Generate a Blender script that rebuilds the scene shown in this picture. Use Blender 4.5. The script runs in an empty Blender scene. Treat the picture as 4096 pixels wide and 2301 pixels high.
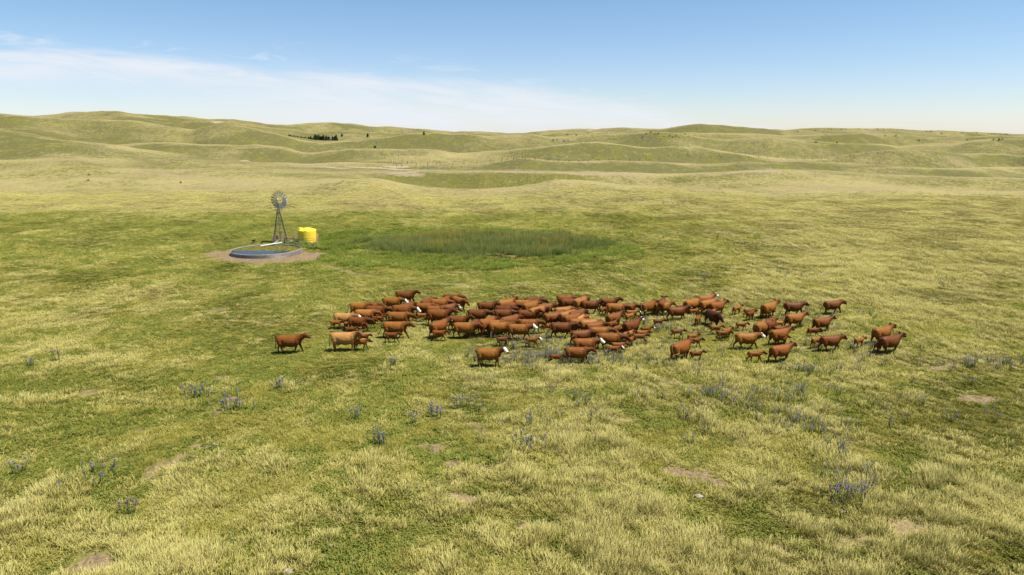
import bpy, math, random
import numpy as np
from mathutils import Vector, Matrix

random.seed(7)
RNG = np.random.default_rng(11)
R = math.radians
C = bpy.context.scene.collection
SC = bpy.context.scene

# ------------------------------------------------------------------ camera
F = 2731.0                      # focal length in photograph pixels (4096 wide)
PITCH = R(12.7)
CH = 15.0                       # drone height
CP, SP = math.cos(PITCH), math.sin(PITCH)
cam_d = bpy.data.cameras.new('camera')
cam_d.sensor_width = 36.0
cam_d.lens = 36.0 * F / 4096.0
cam_d.clip_start = 0.5
cam_d.clip_end = 30000
cam = bpy.data.objects.new('camera', cam_d)
cam.location = (0, 0, CH)
cam.rotation_euler = (math.pi / 2 - PITCH, 0, 0)
C.objects.link(cam)
SC.camera = cam

# ------------------------------------------------------------------ light
SUN_EL = R(64)
SUN_AZ = R(103)                 # clockwise from +Y: to the right and a little behind the camera
sd = Vector((math.sin(SUN_AZ) * math.cos(SUN_EL), math.cos(SUN_AZ) * math.cos(SUN_EL), math.sin(SUN_EL)))
sun_d = bpy.data.lights.new('sun', 'SUN')
sun_d.energy = 4.9
sun_d.angle = R(0.55)
sun_d.color = (1.0, 0.94, 0.84)
sun = bpy.data.objects.new('sun', sun_d)
sun.rotation_euler = sd.to_track_quat('Z', 'Y').to_euler()
C.objects.link(sun)

SC.view_settings.view_transform = 'Standard'
SC.view_settings.look = 'None'
SC.view_settings.exposure = 0.72
SC.view_settings.gamma = 1.0

# ------------------------------------------------------------------ node helpers
class NT:
    def __init__(s, tree):
        s.t = tree
        s.n = tree.nodes
        s.l = tree.links
    def node(s, typ, **kw):
        n = s.n.new(typ)
        for k, v in kw.items():
            setattr(n, k, v)
        return n
    def put(s, inp, v):
        if v is None:
            return
        if isinstance(v, bpy.types.NodeSocket):
            s.l.new(v, inp)
        elif isinstance(v, (tuple, list)) and inp.type == 'RGBA' and len(v) == 3:
            inp.default_value = (*v, 1)
        else:
            inp.default_value = v
    def m(s, op, a, b=None, c=None, clamp=False):
        n = s.node('ShaderNodeMath', operation=op, use_clamp=clamp)
        s.put(n.inputs[0], a); s.put(n.inputs[1], b); s.put(n.inputs[2], c)
        return n.outputs[0]
    def mix(s, f, a, b, typ='MIX'):
        n = s.node('ShaderNodeMix', data_type='RGBA', blend_type=typ)
        n.clamp_factor = True
        s.put(n.inputs[0], f); s.put(n.inputs[6], a); s.put(n.inputs[7], b)
        return n.outputs[2]
    def ramp(s, f, stops, interp='LINEAR'):
        n = s.node('ShaderNodeValToRGB')
        cr = n.color_ramp
        cr.interpolation = interp
        while len(cr.elements) < len(stops):
            cr.elements.new(0.5)
        for e, (p, c) in zip(cr.elements, stops):
            e.position = p
            e.color = (c, c, c, 1) if not isinstance(c, (tuple, list)) else (*c, 1)
        s.put(n.inputs[0], f)
        return n.outputs[0]
    def noise(s, vec, scale, detail=3, rough=0.55, dist=0.0):
        n = s.node('ShaderNodeTexNoise')
        s.put(n.inputs['Vector'], vec)
        n.inputs['Scale'].default_value = scale
        n.inputs['Detail'].default_value = detail
        n.inputs['Roughness'].default_value = rough
        n.inputs['Distortion'].default_value = dist
        return n.outputs[0]
    def mapr(s, v, a, b, c=0.0, d=1.0, smooth=True):
        n = s.node('ShaderNodeMapRange')
        n.interpolation_type = 'SMOOTHSTEP' if smooth else 'LINEAR'
        s.put(n.inputs[0], v)
        for i, q in zip((1, 2, 3, 4), (a, b, c, d)):
            s.put(n.inputs[i], q)
        return n.outputs[0]
    def attr(s, name, typ='GEOMETRY', out='Fac'):
        n = s.node('ShaderNodeAttribute', attribute_name=name, attribute_type=typ)
        return n.outputs[out]
    def vmul(s, v, k):
        n = s.node('ShaderNodeVectorMath', operation='MULTIPLY')
        s.put(n.inputs[0], v); n.inputs[1].default_value = k
        return n.outputs[0]

def material(name):
    m = bpy.data.materials.new(name)
    m.use_nodes = True
    m.node_tree.nodes.clear()
    t = NT(m.node_tree)
    t.out = t.node('ShaderNodeOutputMaterial')
    return m, t

def simple(name, col, rough=0.6, metal=0.0, var=0.15, scale=6.0, spec=0.4, bump=0.0):
    m, t = material(name)
    tc = t.node('ShaderNodeTexCoord').outputs['Object']
    nz = t.noise(tc, scale, 4)
    f = t.mapr(nz, 0.3, 0.7)
    a = tuple(c * (1 - var) for c in col)
    b = tuple(min(1, c * (1 + var)) for c in col)
    p = t.node('ShaderNodeBsdfPrincipled')
    t.put(p.inputs['Base Color'], t.mix(f, a, b))
    p.inputs['Roughness'].default_value = rough
    p.inputs['Metallic'].default_value = metal
    p.inputs['Specular IOR Level'].default_value = spec
    if bump:
        b_ = t.node('ShaderNodeBump')
        b_.inputs['Strength'].default_value = bump
        b_.inputs['Distance'].default_value = 0.02
        t.put(b_.inputs['Height'], nz)
        t.put(p.inputs['Normal'], b_.outputs[0])
    t.l.new(p.outputs[0], t.out.inputs[0])
    return m

# ------------------------------------------------------------------ world: sky and cirrus
w = bpy.data.worlds.new('World')
SC.world = w
w.use_nodes = True
w.node_tree.nodes.clear()
t = NT(w.node_tree)
wo = t.node('ShaderNodeOutputWorld')
bg = t.node('ShaderNodeBackground')
sky = t.node('ShaderNodeTexSky')
sky.sky_type = 'NISHITA'
sky.sun_disc = False
sky.sun_elevation = SUN_EL
sky.sun_rotation = SUN_AZ
sky.altitude = 900
sky.air_density = 1.0
sky.dust_density = 0.45
sky.ozone_density = 1.6
tc = t.node('ShaderNodeTexCoord').outputs['Generated']
sep = t.node('ShaderNodeSeparateXYZ'); t.put(sep.inputs[0], tc)
yy = t.m('MAXIMUM', sep.outputs[1], 0.02)
U = t.m('DIVIDE', sep.outputs[0], yy)
V = t.m('DIVIDE', sep.outputs[2], yy)
un = t.m('MULTIPLY_ADD', U, 0.5, 0.5, clamp=True)
# height of the top of the cirrus bank along the horizon
top = t.ramp(un, [(0.0, 0.60), (0.144, 0.60), (0.33, 0.52), (0.44, 0.385), (0.55, 0.29), (0.64, 0.13), (0.72, 0.0)], 'B_SPLINE')
top = t.m('MULTIPLY', top, 0.2)
cv = t.node('ShaderNodeCombineXYZ'); t.put(cv.inputs[0], U); t.put(cv.inputs[1], t.m('MULTIPLY_ADD', U, 0.6, t.m('MULTIPLY', V, 7.0)))
n1 = t.noise(cv.outputs[0], 3.2, 8, 0.6, 0.5)
n2 = t.noise(cv.outputs[0], 9.0, 6, 0.6, 0.8)
edge = t.m('ADD', t.m('SUBTRACT', top, V), t.m('MULTIPLY', t.m('SUBTRACT', n1, 0.5), 0.07))
mask = t.mapr(edge, -0.008, 0.024)
lo = t.m('MULTIPLY', t.mapr(U, -0.15, -0.62), t.mapr(V, 0.095, 0.05))
mask = t.m('MULTIPLY', mask, t.m('SUBTRACT', 1.0, t.m('MULTIPLY', lo, 0.90)))
mask = t.m('MULTIPLY', mask, t.mapr(n2, 0.25, 0.62, 0.50, 0.95))
mask = t.m('MULTIPLY', mask, t.mapr(n1, 0.36, 0.56, 0.45, 1.0))
wsp = t.m('MULTIPLY', t.mapr(edge, -0.026, -0.004), t.mapr(n2, 0.50, 0.66, 0.0, 0.40))
mask = t.m('MAXIMUM', mask, wsp)
hz = t.mapr(V, 0.20, -0.01)           # pale band near the horizon
rz = t.mapr(U, -0.2, 0.8)
skyc = t.mix(1.0, sky.outputs[0], t.mix(t.mapr(V, 0.0, 0.24), (1.0, 1.0, 1.13), (0.86, 1.0, 1.09)), 'MULTIPLY')
cloud = t.mix(mask, skyc, (6.7, 7.0, 7.5))
t.put(bg.inputs[0], cloud)
bg.inputs[1].default_value = 0.076
t.l.new(bg.outputs[0], wo.inputs[0])

# ------------------------------------------------------------------ object helpers
def tag(o, label=None, cat=None, group=None, kind=None):
    if label: o['label'] = label
    if cat: o['category'] = cat
    if group: o['group'] = group
    if kind: o['kind'] = kind
    return o

def empty(name, loc=(0, 0, 0), rz=0.0):
    o = bpy.data.objects.new(name, None)
    o.location = loc
    o.rotation_euler = (0, 0, rz)
    o.empty_display_size = 0.3
    C.objects.link(o)
    return o

class MB:
    """collects vertices and faces and links them as one mesh object"""
    def __init__(s):
        s.v = []; s.f = []; s.mi = []; s.cur = 0
    def add(s, vs, fs):
        k = len(s.v)
        s.v += [tuple(p) for p in vs]
        s.f += [tuple(i + k for i in f) for f in fs]
        s.mi += [s.cur] * len(fs)
        return s
    def box(s, c, d, rot=None):
        x, y, z = d[0] / 2, d[1] / 2, d[2] / 2
        vs = [Vector(p) for p in ((-x, -y, -z), (x, -y, -z), (x, y, -z), (-x, y, -z), (-x, -y, z), (x, -y, z), (x, y, z), (-x, y, z))]
        if rot is not None:
            vs = [rot @ p for p in vs]
        return s.add([p + Vector(c) for p in vs], [(0, 3, 2, 1), (4, 5, 6, 7), (0, 1, 5, 4), (1, 2, 6, 5), (2, 3, 7, 6), (3, 0, 4, 7)])
    def tube(s, pts, rad, n=8, cap=True, flat=None):
        pts = [Vector(p) for p in pts]
        if not isinstance(rad, (list, tuple)):
            rad = [rad] * len(pts)
        rings = []
        up = Vector((0, 0, 1))
        prev = None
        for i, p in enumerate(pts):
            d = (pts[min(i + 1, len(pts) - 1)] - pts[max(i - 1, 0)]).normalized()
            if prev is None:
                a = d.cross(up)
                if a.length < 1e-3:
                    a = d.cross(Vector((1, 0, 0)))
                a.normalize()
            else:
                a = (prev - d * prev.dot(d)).normalized()
            prev = a
            b = d.cross(a)
            rings.append([p + a * math.cos(2 * math.pi * k / n) * rad[i] + b * math.sin(2 * math.pi * k / n) * rad[i] for k in range(n)])
        vs = [q for r_ in rings for q in r_]
        fs = []
        for i in range(len(pts) - 1):
            for k in range(n):
                fs.append((i * n + k, i * n + (k + 1) % n, (i + 1) * n + (k + 1) % n, (i + 1) * n + k))
        if cap:
            fs.append(tuple(range(n - 1, -1, -1)))
            fs.append(tuple((len(pts) - 1) * n + k for k in range(n)))
        return s.add(vs, fs)
    def loft(s, rings, cap=True):
        n = len(rings[0])
        vs = [q for r_ in rings for q in r_]
        fs = []
        for i in range(len(rings) - 1):
            for k in range(n):
                fs.append((i * n + k, i * n + (k + 1) % n, (i + 1) * n + (k + 1) % n, (i + 1) * n + k))
        if cap:
            fs.append(tuple(range(n - 1, -1, -1)))
            fs.append(tuple((len(rings) - 1) * n + k for k in range(n)))
        return s.add(vs, fs)
    def ball(s, c, r, seg=10, rings=7, rot=None):
        if not isinstance(r, (tuple, list)):
            r = (r, r, r)
        vs = []; fs = []
        for i in range(rings + 1):
            th = math.pi * i / rings
            for k in range(seg):
                ph = 2 * math.pi * k / seg
                p = Vector((math.sin(th) * math.cos(ph) * r[0], math.sin(th) * math.sin(ph) * r[1], math.cos(th) * r[2]))
                if rot is not None: p = rot @ p
                vs.append(p + Vector(c))
        for i in range(rings):
            for k in range(seg):
                fs.append((i * seg + k, (i + 1) * seg + k, (i + 1) * seg + (k + 1) % seg, i * seg + (k + 1) % seg))
        return s.add(vs, fs)
    def mesh(s, name, mats=None, smooth=False):
        me = bpy.data.meshes.new(name)
        me.from_pydata(s.v, [], s.f)
        for m in (mats if isinstance(mats, (list, tuple)) else [mats] if mats else []):
            me.materials.append(m)
        if any(s.mi):
            me.polygons.foreach_set('material_index', s.mi)
        if smooth:
            me.shade_smooth()
        me.update()
        return me
    def build(s, name, mats, parent=None, smooth=False, loc=None):
        o = bpy.data.objects.new(name, s.mesh(name, mats, smooth))
        C.objects.link(o)
        if parent: o.parent = parent
        if loc is not None: o.location = loc
        return o

def copy_tree(o, parent=None):
    c = o.copy(); C.objects.link(c); c.parent = parent
    for ch in list(o.children): copy_tree(ch, c)
    return c

# ------------------------------------------------------------------ numpy noise
def _hash(ix, iy, seed):
    h = (ix.astype(np.int64) * 374761393 + iy.astype(np.int64) * 668265263 + seed * 1274126177) & 0xFFFFFFFF
    h = ((h ^ (h >> 13)) * 1274126177) & 0xFFFFFFFF
    h = (h ^ (h >> 16)) & 0xFFFFFFFF
    return h / 4294967295.0

def vnoise(x, y, seed=0):
    x = np.asarray(x, float); y = np.asarray(y, float)
    ix = np.floor(x); iy = np.floor(y)
    fx = x - ix; fy = y - iy
    fx = fx * fx * fx * (fx * (fx * 6 - 15) + 10); fy = fy * fy * fy * (fy * (fy * 6 - 15) + 10)
    a = _hash(ix, iy, seed); b = _hash(ix + 1, iy, seed); c = _hash(ix, iy + 1, seed); d = _hash(ix + 1, iy + 1, seed)
    return (a * (1 - fx) + b * fx) * (1 - fy) + (c * (1 - fx) + d * fx) * fy

def fbm(x, y, scale, octv=4, seed=0, gain=0.5):
    x = np.asarray(x, float) / scale; y = np.asarray(y, float) / scale
    s = 0; a = 1; tot = 0
    for i in range(octv):
        c, q = math.cos(0.7 * i + seed), math.sin(0.7 * i + seed)
        s = s + a * vnoise((c * x - q * y) + 17.3 * i, (q * x + c * y) - 9.1 * i, seed + i)
        tot += a; a *= gain; x = x * 2.03; y = y * 2.03
    return s / tot

def sstep(a, b, v):
    q = np.clip((v - a) / (b - a), 0, 1)
    return q * q * (3 - 2 * q)

# ------------------------------------------------------------------ terrain
def slope_of(py):
    b = (1150.5 - np.asarray(py, float)) / F
    return (-SP + b * CP) / (CP + b * SP)

RIDGE = {   # crest lines: distance in front of the camera, crest bearing/height pairs, hollow behind the crest (metres)
 'A': (200, [(0,752),(700,752),(1200,740),(1400,716),(1498,710),(1617,733),(1726,749),(1862,752),(1998,749),(2079,745),(2161,733),(2226,718),(2324,721),(2541,737),(2800,753),(2917,757),(3300,757),(3700,760),(4096,764)],
       [(0,0),(1350,0),(1550,2.5),(1900,3.5),(2150,3.0),(2800,3.2),(3200,1.0),(4096,1.8)]),
 'B': (270, [(0,640),(300,650),(700,682),(1000,692),(1400,690),(1600,684),(1748,681),(2100,690),(2400,697),(2700,702),(2950,692),(3079,684),(3242,683),(3459,691),(3621,702),(3784,709),(4096,717)],
       [(0,0),(900,0.6),(1500,1.0),(2000,2.0),(2700,2.2),(3242,3.0),(4096,3.0)]),
 'C': (350, [(0,519),(109,543),(272,562),(413,578),(473,583),(560,596),(706,612),(870,633),(1087,646),(1250,652),(1400,650),(1570,656),(1726,651),(1900,645),(2000,634),(2090,629),(2215,643),(2324,648),(2487,646),(2800,655),(2950,652),(3323,648),(3459,653),(3621,664),(3730,671),(3946,669),(4096,671)],
       [(0,7),(430,6),(560,2.0),(1200,2.5),(1500,1.5),(1900,2.5),(2300,4),(2700,3),(3200,3),(3500,5),(4096,6)]),
 'D': (460, [(0,515),(272,559),(440,579),(520,577),(598,571),(680,569),(804,578),(924,577),(1033,582),(1141,589),(1223,608),(1400,590),(1617,597),(1753,594),(1835,608),(1943,602),(2025,599),(2120,590),(2200,578),(2270,572),(2395,564),(2487,575),(2568,591),(2640,594),(2700,590),(2754,590),(2863,602),(3025,623),(3161,634),(3250,636),(3323,631),(3377,623),(3513,613),(3675,609),(3784,608),(3946,618),(4096,626)],
       [(0,2),(500,5),(1250,6),(1700,5),(2000,3),(2395,6),(2700,5),(3300,4),(4096,6)]),
 'E': (620, [(0,472),(71,469),(190,478),(348,478),(516,480),(598,489),(706,513),(772,523),(804,516),(880,497),(940,494),(1005,505),(1087,527),(1196,554),(1250,567),(1300,571),(1400,565),(1509,556),(1645,542),(1748,540),(1889,545),(1970,553),(2052,545),(2134,540),(2215,551),(2300,546),(2378,542),(2487,537),(2596,532),(2704,534),(2808,548),(2906,558),(3003,552),(3079,549),(3161,556),(3296,570),(3404,577),(3621,578),(3784,570),(3892,556),(4000,555),(4096,560)],
       [(0,6),(700,6),(1050,4),(1200,3),(1350,3),(1500,5),(2000,5),(2600,6),(3200,6),(4096,6)]),
 'E2': (780, [(0,466),(250,476),(400,470),(520,466),(650,476),(800,486),(860,487),(1000,497),(1100,512),(1180,516),(1250,530),(1330,526),(1400,520),(1500,528),(1620,531),(1800,537),(2000,546),(2100,548),(2300,534),(2500,528),(2700,527),(2800,526),(3000,530),(3150,541),(3320,538),(3500,536),(3700,545),(3900,548),(4096,548)],
       [(0,7),(800,7),(1300,9),(2000,8),(2600,6),(4096,6)]),
 'F': (1050, [(0,452),(54,459),(152,468),(245,460),(293,448),(370,445),(446,439),(484,438),(533,449),(652,460),(761,466),(859,480),(951,482),(1033,491),(1152,504),(1196,501),(1250,492),(1304,493),(1400,495),(1481,502),(1617,512),(1726,523),(1818,527),(1922,531),(2003,536),(2085,534),(2172,526),(2270,518),(2405,516),(2465,510),(2541,511),(2639,517),(2704,510),(2800,503),(2917,508),(3025,514),(3144,519),(3323,516),(3513,515),(3594,519),(3784,527),(4000,537),(4096,534)],
       [(0,10),(4096,10)]),
}
GP = np.arange(-1500, 5600, 6.0)
def _table(pairs, sm):
    v = np.interp(GP, [p[0] for p in pairs], [p[1] for p in pairs])
    k = np.exp(-0.5 * (np.arange(-30, 31) * 6.0 / sm) ** 2); k /= k.sum()
    return np.convolve(np.pad(v, 30, mode='edge'), k, mode='valid')
YK = [140.0]; ZK = [np.zeros_like(GP)]; YT = [np.full_like(GP, 140.0)]; DK = [np.zeros_like(GP)]
for i, (k, (yk, cr, dip)) in enumerate(RIDGE.items()):
    py = _table(cr, 14 if k in 'EF' or k == 'E2' else 18)
    yt = yk * (1 + 0.16 * (fbm(GP, GP * 0, 420, 2, 31 + i) - 0.5))
    YT.append(yt); ZK.append(CH + slope_of(py) * yt); DK.append(_table(dip, 60))
YT.append(np.full_like(GP, 2600.0)); ZK.append(np.full_like(GP, 6.0)); DK.append(np.zeros_like(GP))
YT.append(np.full_like(GP, 9000.0)); ZK.append(np.full_like(GP, -12.0))

def ground_info(x, y):
    """height and position between crest lines"""
    x = np.asarray(x, float); y = np.asarray(y, float)
    r = np.hypot(x, y)
    a = np.arctan2(x, y)
    ac = np.clip(a, R(-47), R(47))
    u = np.tan(ac)
    Y = r * np.cos(ac)
    px = 2048 + F * u * Y / (Y * CP + 1.5)
    z = np.zeros_like(r); tt = np.zeros_like(r)
    ks = [np.interp(px, GP, q) for q in YT]
    for i in range(len(YT) - 1):
        m = (Y >= ks[i]) & (Y < ks[i + 1])
        if not m.any(): continue
        q = (Y[m] - ks[i][m]) / (ks[i + 1][m] - ks[i][m])
        s = q * q * (3 - 2 * q)
        z0 = np.interp(px[m], GP, ZK[i]); z1 = np.interp(px[m], GP, ZK[i + 1])
        d = np.interp(px[m], GP, DK[i]) * (1.8 if i >= 3 else 1.15)
        z[m] = z0 + (z1 - z0) * s - d * np.sin(np.pi * q) ** 2
        tt[m] = i + q
    side = sstep(R(47), R(75), np.abs(a))
    z = z * (1 - side)
    near = 1 - sstep(130, 260, Y)
    z = z + (fbm(x, y, 17, 3, 5) - 0.5) * 0.45 * near * sstep(5, 30, r)
    far = sstep(230, 420, Y)
    z = z + far * ((fbm(x, y, 62, 3, 8) - 0.5) * 3.4 * (1 + Y / 900) + (fbm(x, y, 9, 2, 9) - 0.5) * 0.55)
    z = z + sstep(125, 220, Y) * (1 - far) * ((fbm(x, y, 55, 3, 12) - 0.5) * 3.0 * (0.6 + 0.8 * sstep(0.1, -0.4, u)) )
    # flat pad and shallow pan
    e1 = np.hypot((x + 31) / 16.0, (y - 88) / 13.0)
    z = z * sstep(0.7, 1.3, e1)
    e2 = np.hypot((x + 4.5) / 22.0, (y - 95) / 13.0)
    z = z * sstep(0.7, 1.3, e2) - 0.30 * (1 - sstep(0.85, 1.5, e2))
    return z, tt

def H(x, y):
    return float(ground_info(np.array([x]), np.array([y]))[0][0])

def ray(px, py):
    a = (px - 2048) / F; b = (1150.5 - py) / F
    return np.array([a, CP + b * SP, -SP + b * CP])

def hit(px, py, zoff=0.0):
    """ground point seen at a photograph pixel"""
    d = ray(px, py)
    ts = np.concatenate([np.arange(15, 200, 0.5), np.geomspace(200, 2500, 1500)])
    X = d[0] * ts; Y = d[1] * ts; Z = CH + d[2] * ts
    h = ground_info(X, Y)[0] + zoff
    k = np.argmax(Z < h)
    if Z[k] >= h[k]: k = len(ts) - 1
    if k > 0:
        a = Z[k-1] - h[k-1]; b = h[k] - Z[k]
        q = a / (a + b + 1e-9)
        t_ = ts[k-1] + (ts[k] - ts[k-1]) * q
    else: t_ = ts[0]
    return np.array([d[0] * t_, d[1] * t_, CH + d[2] * t_ - zoff])

def flat(px, py):
    d = ray(px, py); q = -CH / d[2]
    return d[0] * q, d[1] * q

def poly_dist(x, y, pts):
    best = np.full(np.shape(x), 1e9)
    for (ax, ay), (bx, by) in zip(pts[:-1], pts[1:]):
        dx, dy = bx - ax, by - ay
        L = dx * dx + dy * dy + 1e-9
        q = np.clip(((x - ax) * dx + (y - ay) * dy) / L, 0, 1)
        best = np.minimum(best, np.hypot(x - ax - q * dx, y - ay - q * dy))
    return best

# tracks worn into the grass: cattle path round the pan and the two-wheel track on the far side
PATH1 = [flat(*p) for p in ((1150,1035),(1240,1042),(1300,1062),(1420,1092),(1560,1112),(1700,1134),(1900,1138),(2050,1122),(2200,1100),(2400,1080),(2560,1062),(2750,1040))]
TRK = [tuple(hit(*p)[:2]) for p in ((560,597),(706,613),(790,624),(870,636),(980,643),(1087,650),(1250,658),(1400,667),(1480,671),(1560,676),(1748,681),(1900,685),(2100,689),(2300,695),(2500,699),(2700,702),(2900,694),(3079,685))]
TRK2 = [tuple(hit(*p)[:2]) for p in ((3850,716),(4000,719),(4096,716),(4300,712))]
TRK3 = [tuple(hit(*p)[:2]) for p in ((0,521),(109,545),(272,564),(413,579),(480,586))]
BARE = []   # (x, y, rx, ry, strength) sandy patches
for px, py, rx, ry, s in ((2690,1876,.8,.35,1.1),(2740,1893,.9,.35,1.1),(2790,1902,.7,.4,1.1),(2835,1925,.7,.3,1.0),(2875,1942,.5,.25,1.0),(2765,1925,.4,.2,.8),(2800,1880,.5,.2,.9),
                          (1835,1990,.9,.5,1.0),(1740,1962,.6,.45,1.0),(1880,1998,.7,.6,1.0),(1960,1880,.5,.4,.9),(1990,1975,.8,.5,.9),(1810,1855,.7,.5,.9),
                          (2240,2110,.9,.4,.8),(2100,2115,.6,.4,.7),(3650,2120,1.6,1.2,.8),(3560,2090,.7,.5,.8),(370,2240,.9,.9,1.0),(420,2270,.7,.5,.9),
                          (3930,1590,2.4,.8,.9),(3480,1530,1.8,.7,.7),(4000,1640,1.6,.5,.7),(560,1715,1.3,.7,.7),(1500,1650,1.0,.5,.5),(2500,1680,1.2,.6,.7),
                          (620,1500,1.4,.5,.5),(1890,1700,.8,.4,.8),(1150,2260,.6,.3,.6),(1430,2100,.7,.4,.6),(3800,1960,.8,.5,.5),(2600,1440,1.2,.5,.6)):
    x_, y_ = flat(px, py); BARE.append((x_, y_, rx, ry, s))
for px, py, rx, ry, s in ((1590,668,9,5,1.1),(1610,690,12,7,.9),(1650,700,9,5,.7),(1350,672,14,6,.7),(1250,668,16,6,.6),(2990,686,9,4,1.2),(3060,685,9,4,1.2),(870,488,8,8,.9),(845,484,5,6,.8),(805,536,5,4,.6),
                          (2360,520,8,10,.9),(1375,541,26,16,.50),(1330,536,18,10,.45),(1480,548,16,10,.45),(3200,640,8,4,.4)):
    q = hit(px, py); BARE.append((q[0], q[1], rx, ry, s))

def veg(x, y, tt=None):
    """vegetation cover: dry grass share with painted hill shading, bare sand, lush growth"""
    if tt is None: tt = ground_info(x, y)[1]
    r = np.hypot(x, y)
    u = x / np.maximum(y, 1)
    big = fbm(x, y, 34, 3, 21)
    mid = fbm(x * 0.8, y, 7.5, 3, 22)
    sm = fbm(x, y, 1.9, 3, 23)
    base = np.full_like(r, 0.50)
    base -= 0.10 * (1 - sstep(34, 46, y))
    base -= 0.10 * np.exp(-((x + 19) / 9) ** 2 - ((y - 34) / 4) ** 2)                          # dry foreground
    base -= 0.16 * sstep(38, 50, y) * (1 - sstep(120, 150, y)) * (1 - sstep(0.15, 0.5, u))
    base -= 0.16 * sstep(66, 80, y) * (1 - sstep(118, 150, y)) * (1 - sstep(0.28, 0.5, u))
    base += 0.33 * sstep(118, 150, y) * (1 - sstep(230, 300, y))    # pale band beyond the windmill
    base += 0.12 * sstep(0.28, 0.5, u) * sstep(62, 80, y) * (1 - sstep(150, 190, y))
    base -= 0.20 * np.exp(-((x + 14) / 8.5) ** 2 - ((y - 37) / 5.5) ** 2)
    base -= 0.15 * np.exp(-((x + 22) / 9) ** 2 - ((y - 44) / 5) ** 2)
    base -= 0.10 * np.exp(-((x - 13) / 5) ** 2 - ((y - 37) / 3) ** 2)
    base -= 0.12 * np.exp(-((x - 6) / 14) ** 2 - ((y - 52) / 9) ** 2)
    # hills: relief shading painted as dryness, crests paler, faces and hollows greener and darker
    q = tt - np.floor(tt)
    crest = np.exp(-(np.minimum(q, 1 - q) / 0.13) ** 2) * (tt > 0.8)
    gz = (ground_info(x * (1 + 6 / np.maximum(r, 20)), y * (1 + 6 / np.maximum(r, 20)))[0] - ground_info(x, y)[0]) / 6.0
    face = sstep(0.0, 0.16, gz)
    hill = sstep(230, 300, y)
    far2 = sstep(190, 280, y)
    base = base * (1 - far2) + far2 * (0.64 + 0.10 * crest * sstep(.35, .65, fbm(x, y, 130, 2, 24)) - (0.20 + 0.55 * sstep(.35, .65, fbm(x, y, 90, 2, 25))) * face - 0.14 * np.exp(-((q - 0.5) / 0.2) ** 2))
    dry = base + (big - 0.5) * (0.45 + 0.55 * far2 * (1 - sstep(380, 600, y))) + (mid - 0.5) * 0.60 * (1 - 0.5 * far2) + (sm - 0.5) * 1.15 * (1 - sstep(150, 300, r))
    # bare ground
    wob = 1 + 0.5 * (fbm(x, y, 1.6, 3, 41) - 0.5) + 0.35 * (fbm(x, y, 5, 2, 42) - 0.5)
    bare = np.zeros_like(r)
    d1 = poly_dist(x, y, PATH1)
    pw = 0.55 + 0.4 * (fbm(x, y, 8, 2, 77) - 0.5)
    bare = np.maximum(bare, (1 - sstep(pw * 0.5, pw * 1.6, d1)) * 0.62 * sstep(0.30, 0.6, fbm(x, y, 6, 2, 78)))
    d2 = poly_dist(x, y, TRK)
    bare = np.maximum(bare, (1 - sstep(1.3, 3.6, d2)) * 0.85 * sstep(0.28, 0.48, fbm(x, y, 45, 2, 79)))
    d3 = np.minimum(poly_dist(x, y, TRK2), poly_dist(x, y, TRK3) + 0.6)
    bare = np.maximum(bare, (1 - sstep(0.8, 3.0, d3)) * 0.45)
    e = np.hypot((x + 31.9 + 0.16 * (y - 86)) / 8.0, (y - 85.0) / 6.6) * (wob ** 1.3)
    bare = np.maximum(bare, 1 - sstep(0.66, 1.18, e))
    e = np.hypot((x + 37.5) / 3.2, (y - 86.5) / 3.6) * wob
    bare = np.maximum(bare, (1 - sstep(0.4, 1.1, e)) * 0.8)
    for (bx, by, rx, ry, s) in BARE:
        m = (np.abs(x - bx) < rx * 2.5) & (np.abs(y - by) < ry * 2.5)
        if m.any():
            if by < 120: s *= .85
            e = np.hypot((x[m] - bx) / rx, (y[m] - by) / ry) * (1.15 if by < 120 else 1) * (wob[m] ** 2)
            bare[m] = np.maximum(bare[m], s * (1 - sstep(0.35, 1.15, e)))
    bn = fbm(x, y, 2.6, 4, 51)
    bare = np.maximum(bare, sstep(0.73, 0.82, bn) * 0.6 * (r < 110))
    # lush growth round the pan
    le = np.hypot((x + 7.0) / 24.0, (y - 94) / 20.0) * (1 + 0.5 * (fbm(x, y, 9, 3, 61) - 0.5))
    lush = 1 - sstep(0.72, 1.05, le)
    lush = np.maximum(lush, (1 - sstep(0.6, 1.3, np.hypot((x + 27) / 8, (y - 97) / 4.5))) * 0.8)
    lush = np.maximum(lush, 0.35 * sstep(64, 74, y) * (1 - sstep(122, 145, y)) * (1 - sstep(0.1, 0.4, u)))
    lush = np.where(np.hypot((x + 31.2) / 7.6, (y - 85.4) / 5.7) < 1.15, lush * 0.3, lush)
    dry = dry - 0.50 * lush
    return np.clip(dry, 0, 1), np.clip(bare, 0, 1), np.clip(lush, 0, 1), crest

def add_attr(me, name, arr, dom='POINT'):
    a = me.attributes.new(name, 'FLOAT', dom)
    a.data.foreach_set('value', np.ascontiguousarray(arr, dtype=np.float32).ravel())

# ---- ground sheet
ang = np.concatenate([np.linspace(-180, -50, 40)[:-1], np.linspace(-50, -41, 60)[:-1], np.linspace(-41, 41, 1050), np.linspace(41, 50, 60)[1:], np.linspace(50, 180, 40)[1:-1]])
ang = np.radians(ang)
depn = np.linspace(math.atan(CH / 20.0), math.atan(CH / 140.0), 470)
rad = np.concatenate([[0.5, 3, 7, 11, 15], CH / np.tan(depn), np.geomspace(140, 1500, 470)[1:], np.geomspace(1500, 9500, 26)[1:]])
RR, AA = np.meshgrid(rad, ang, indexing='ij')
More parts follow.
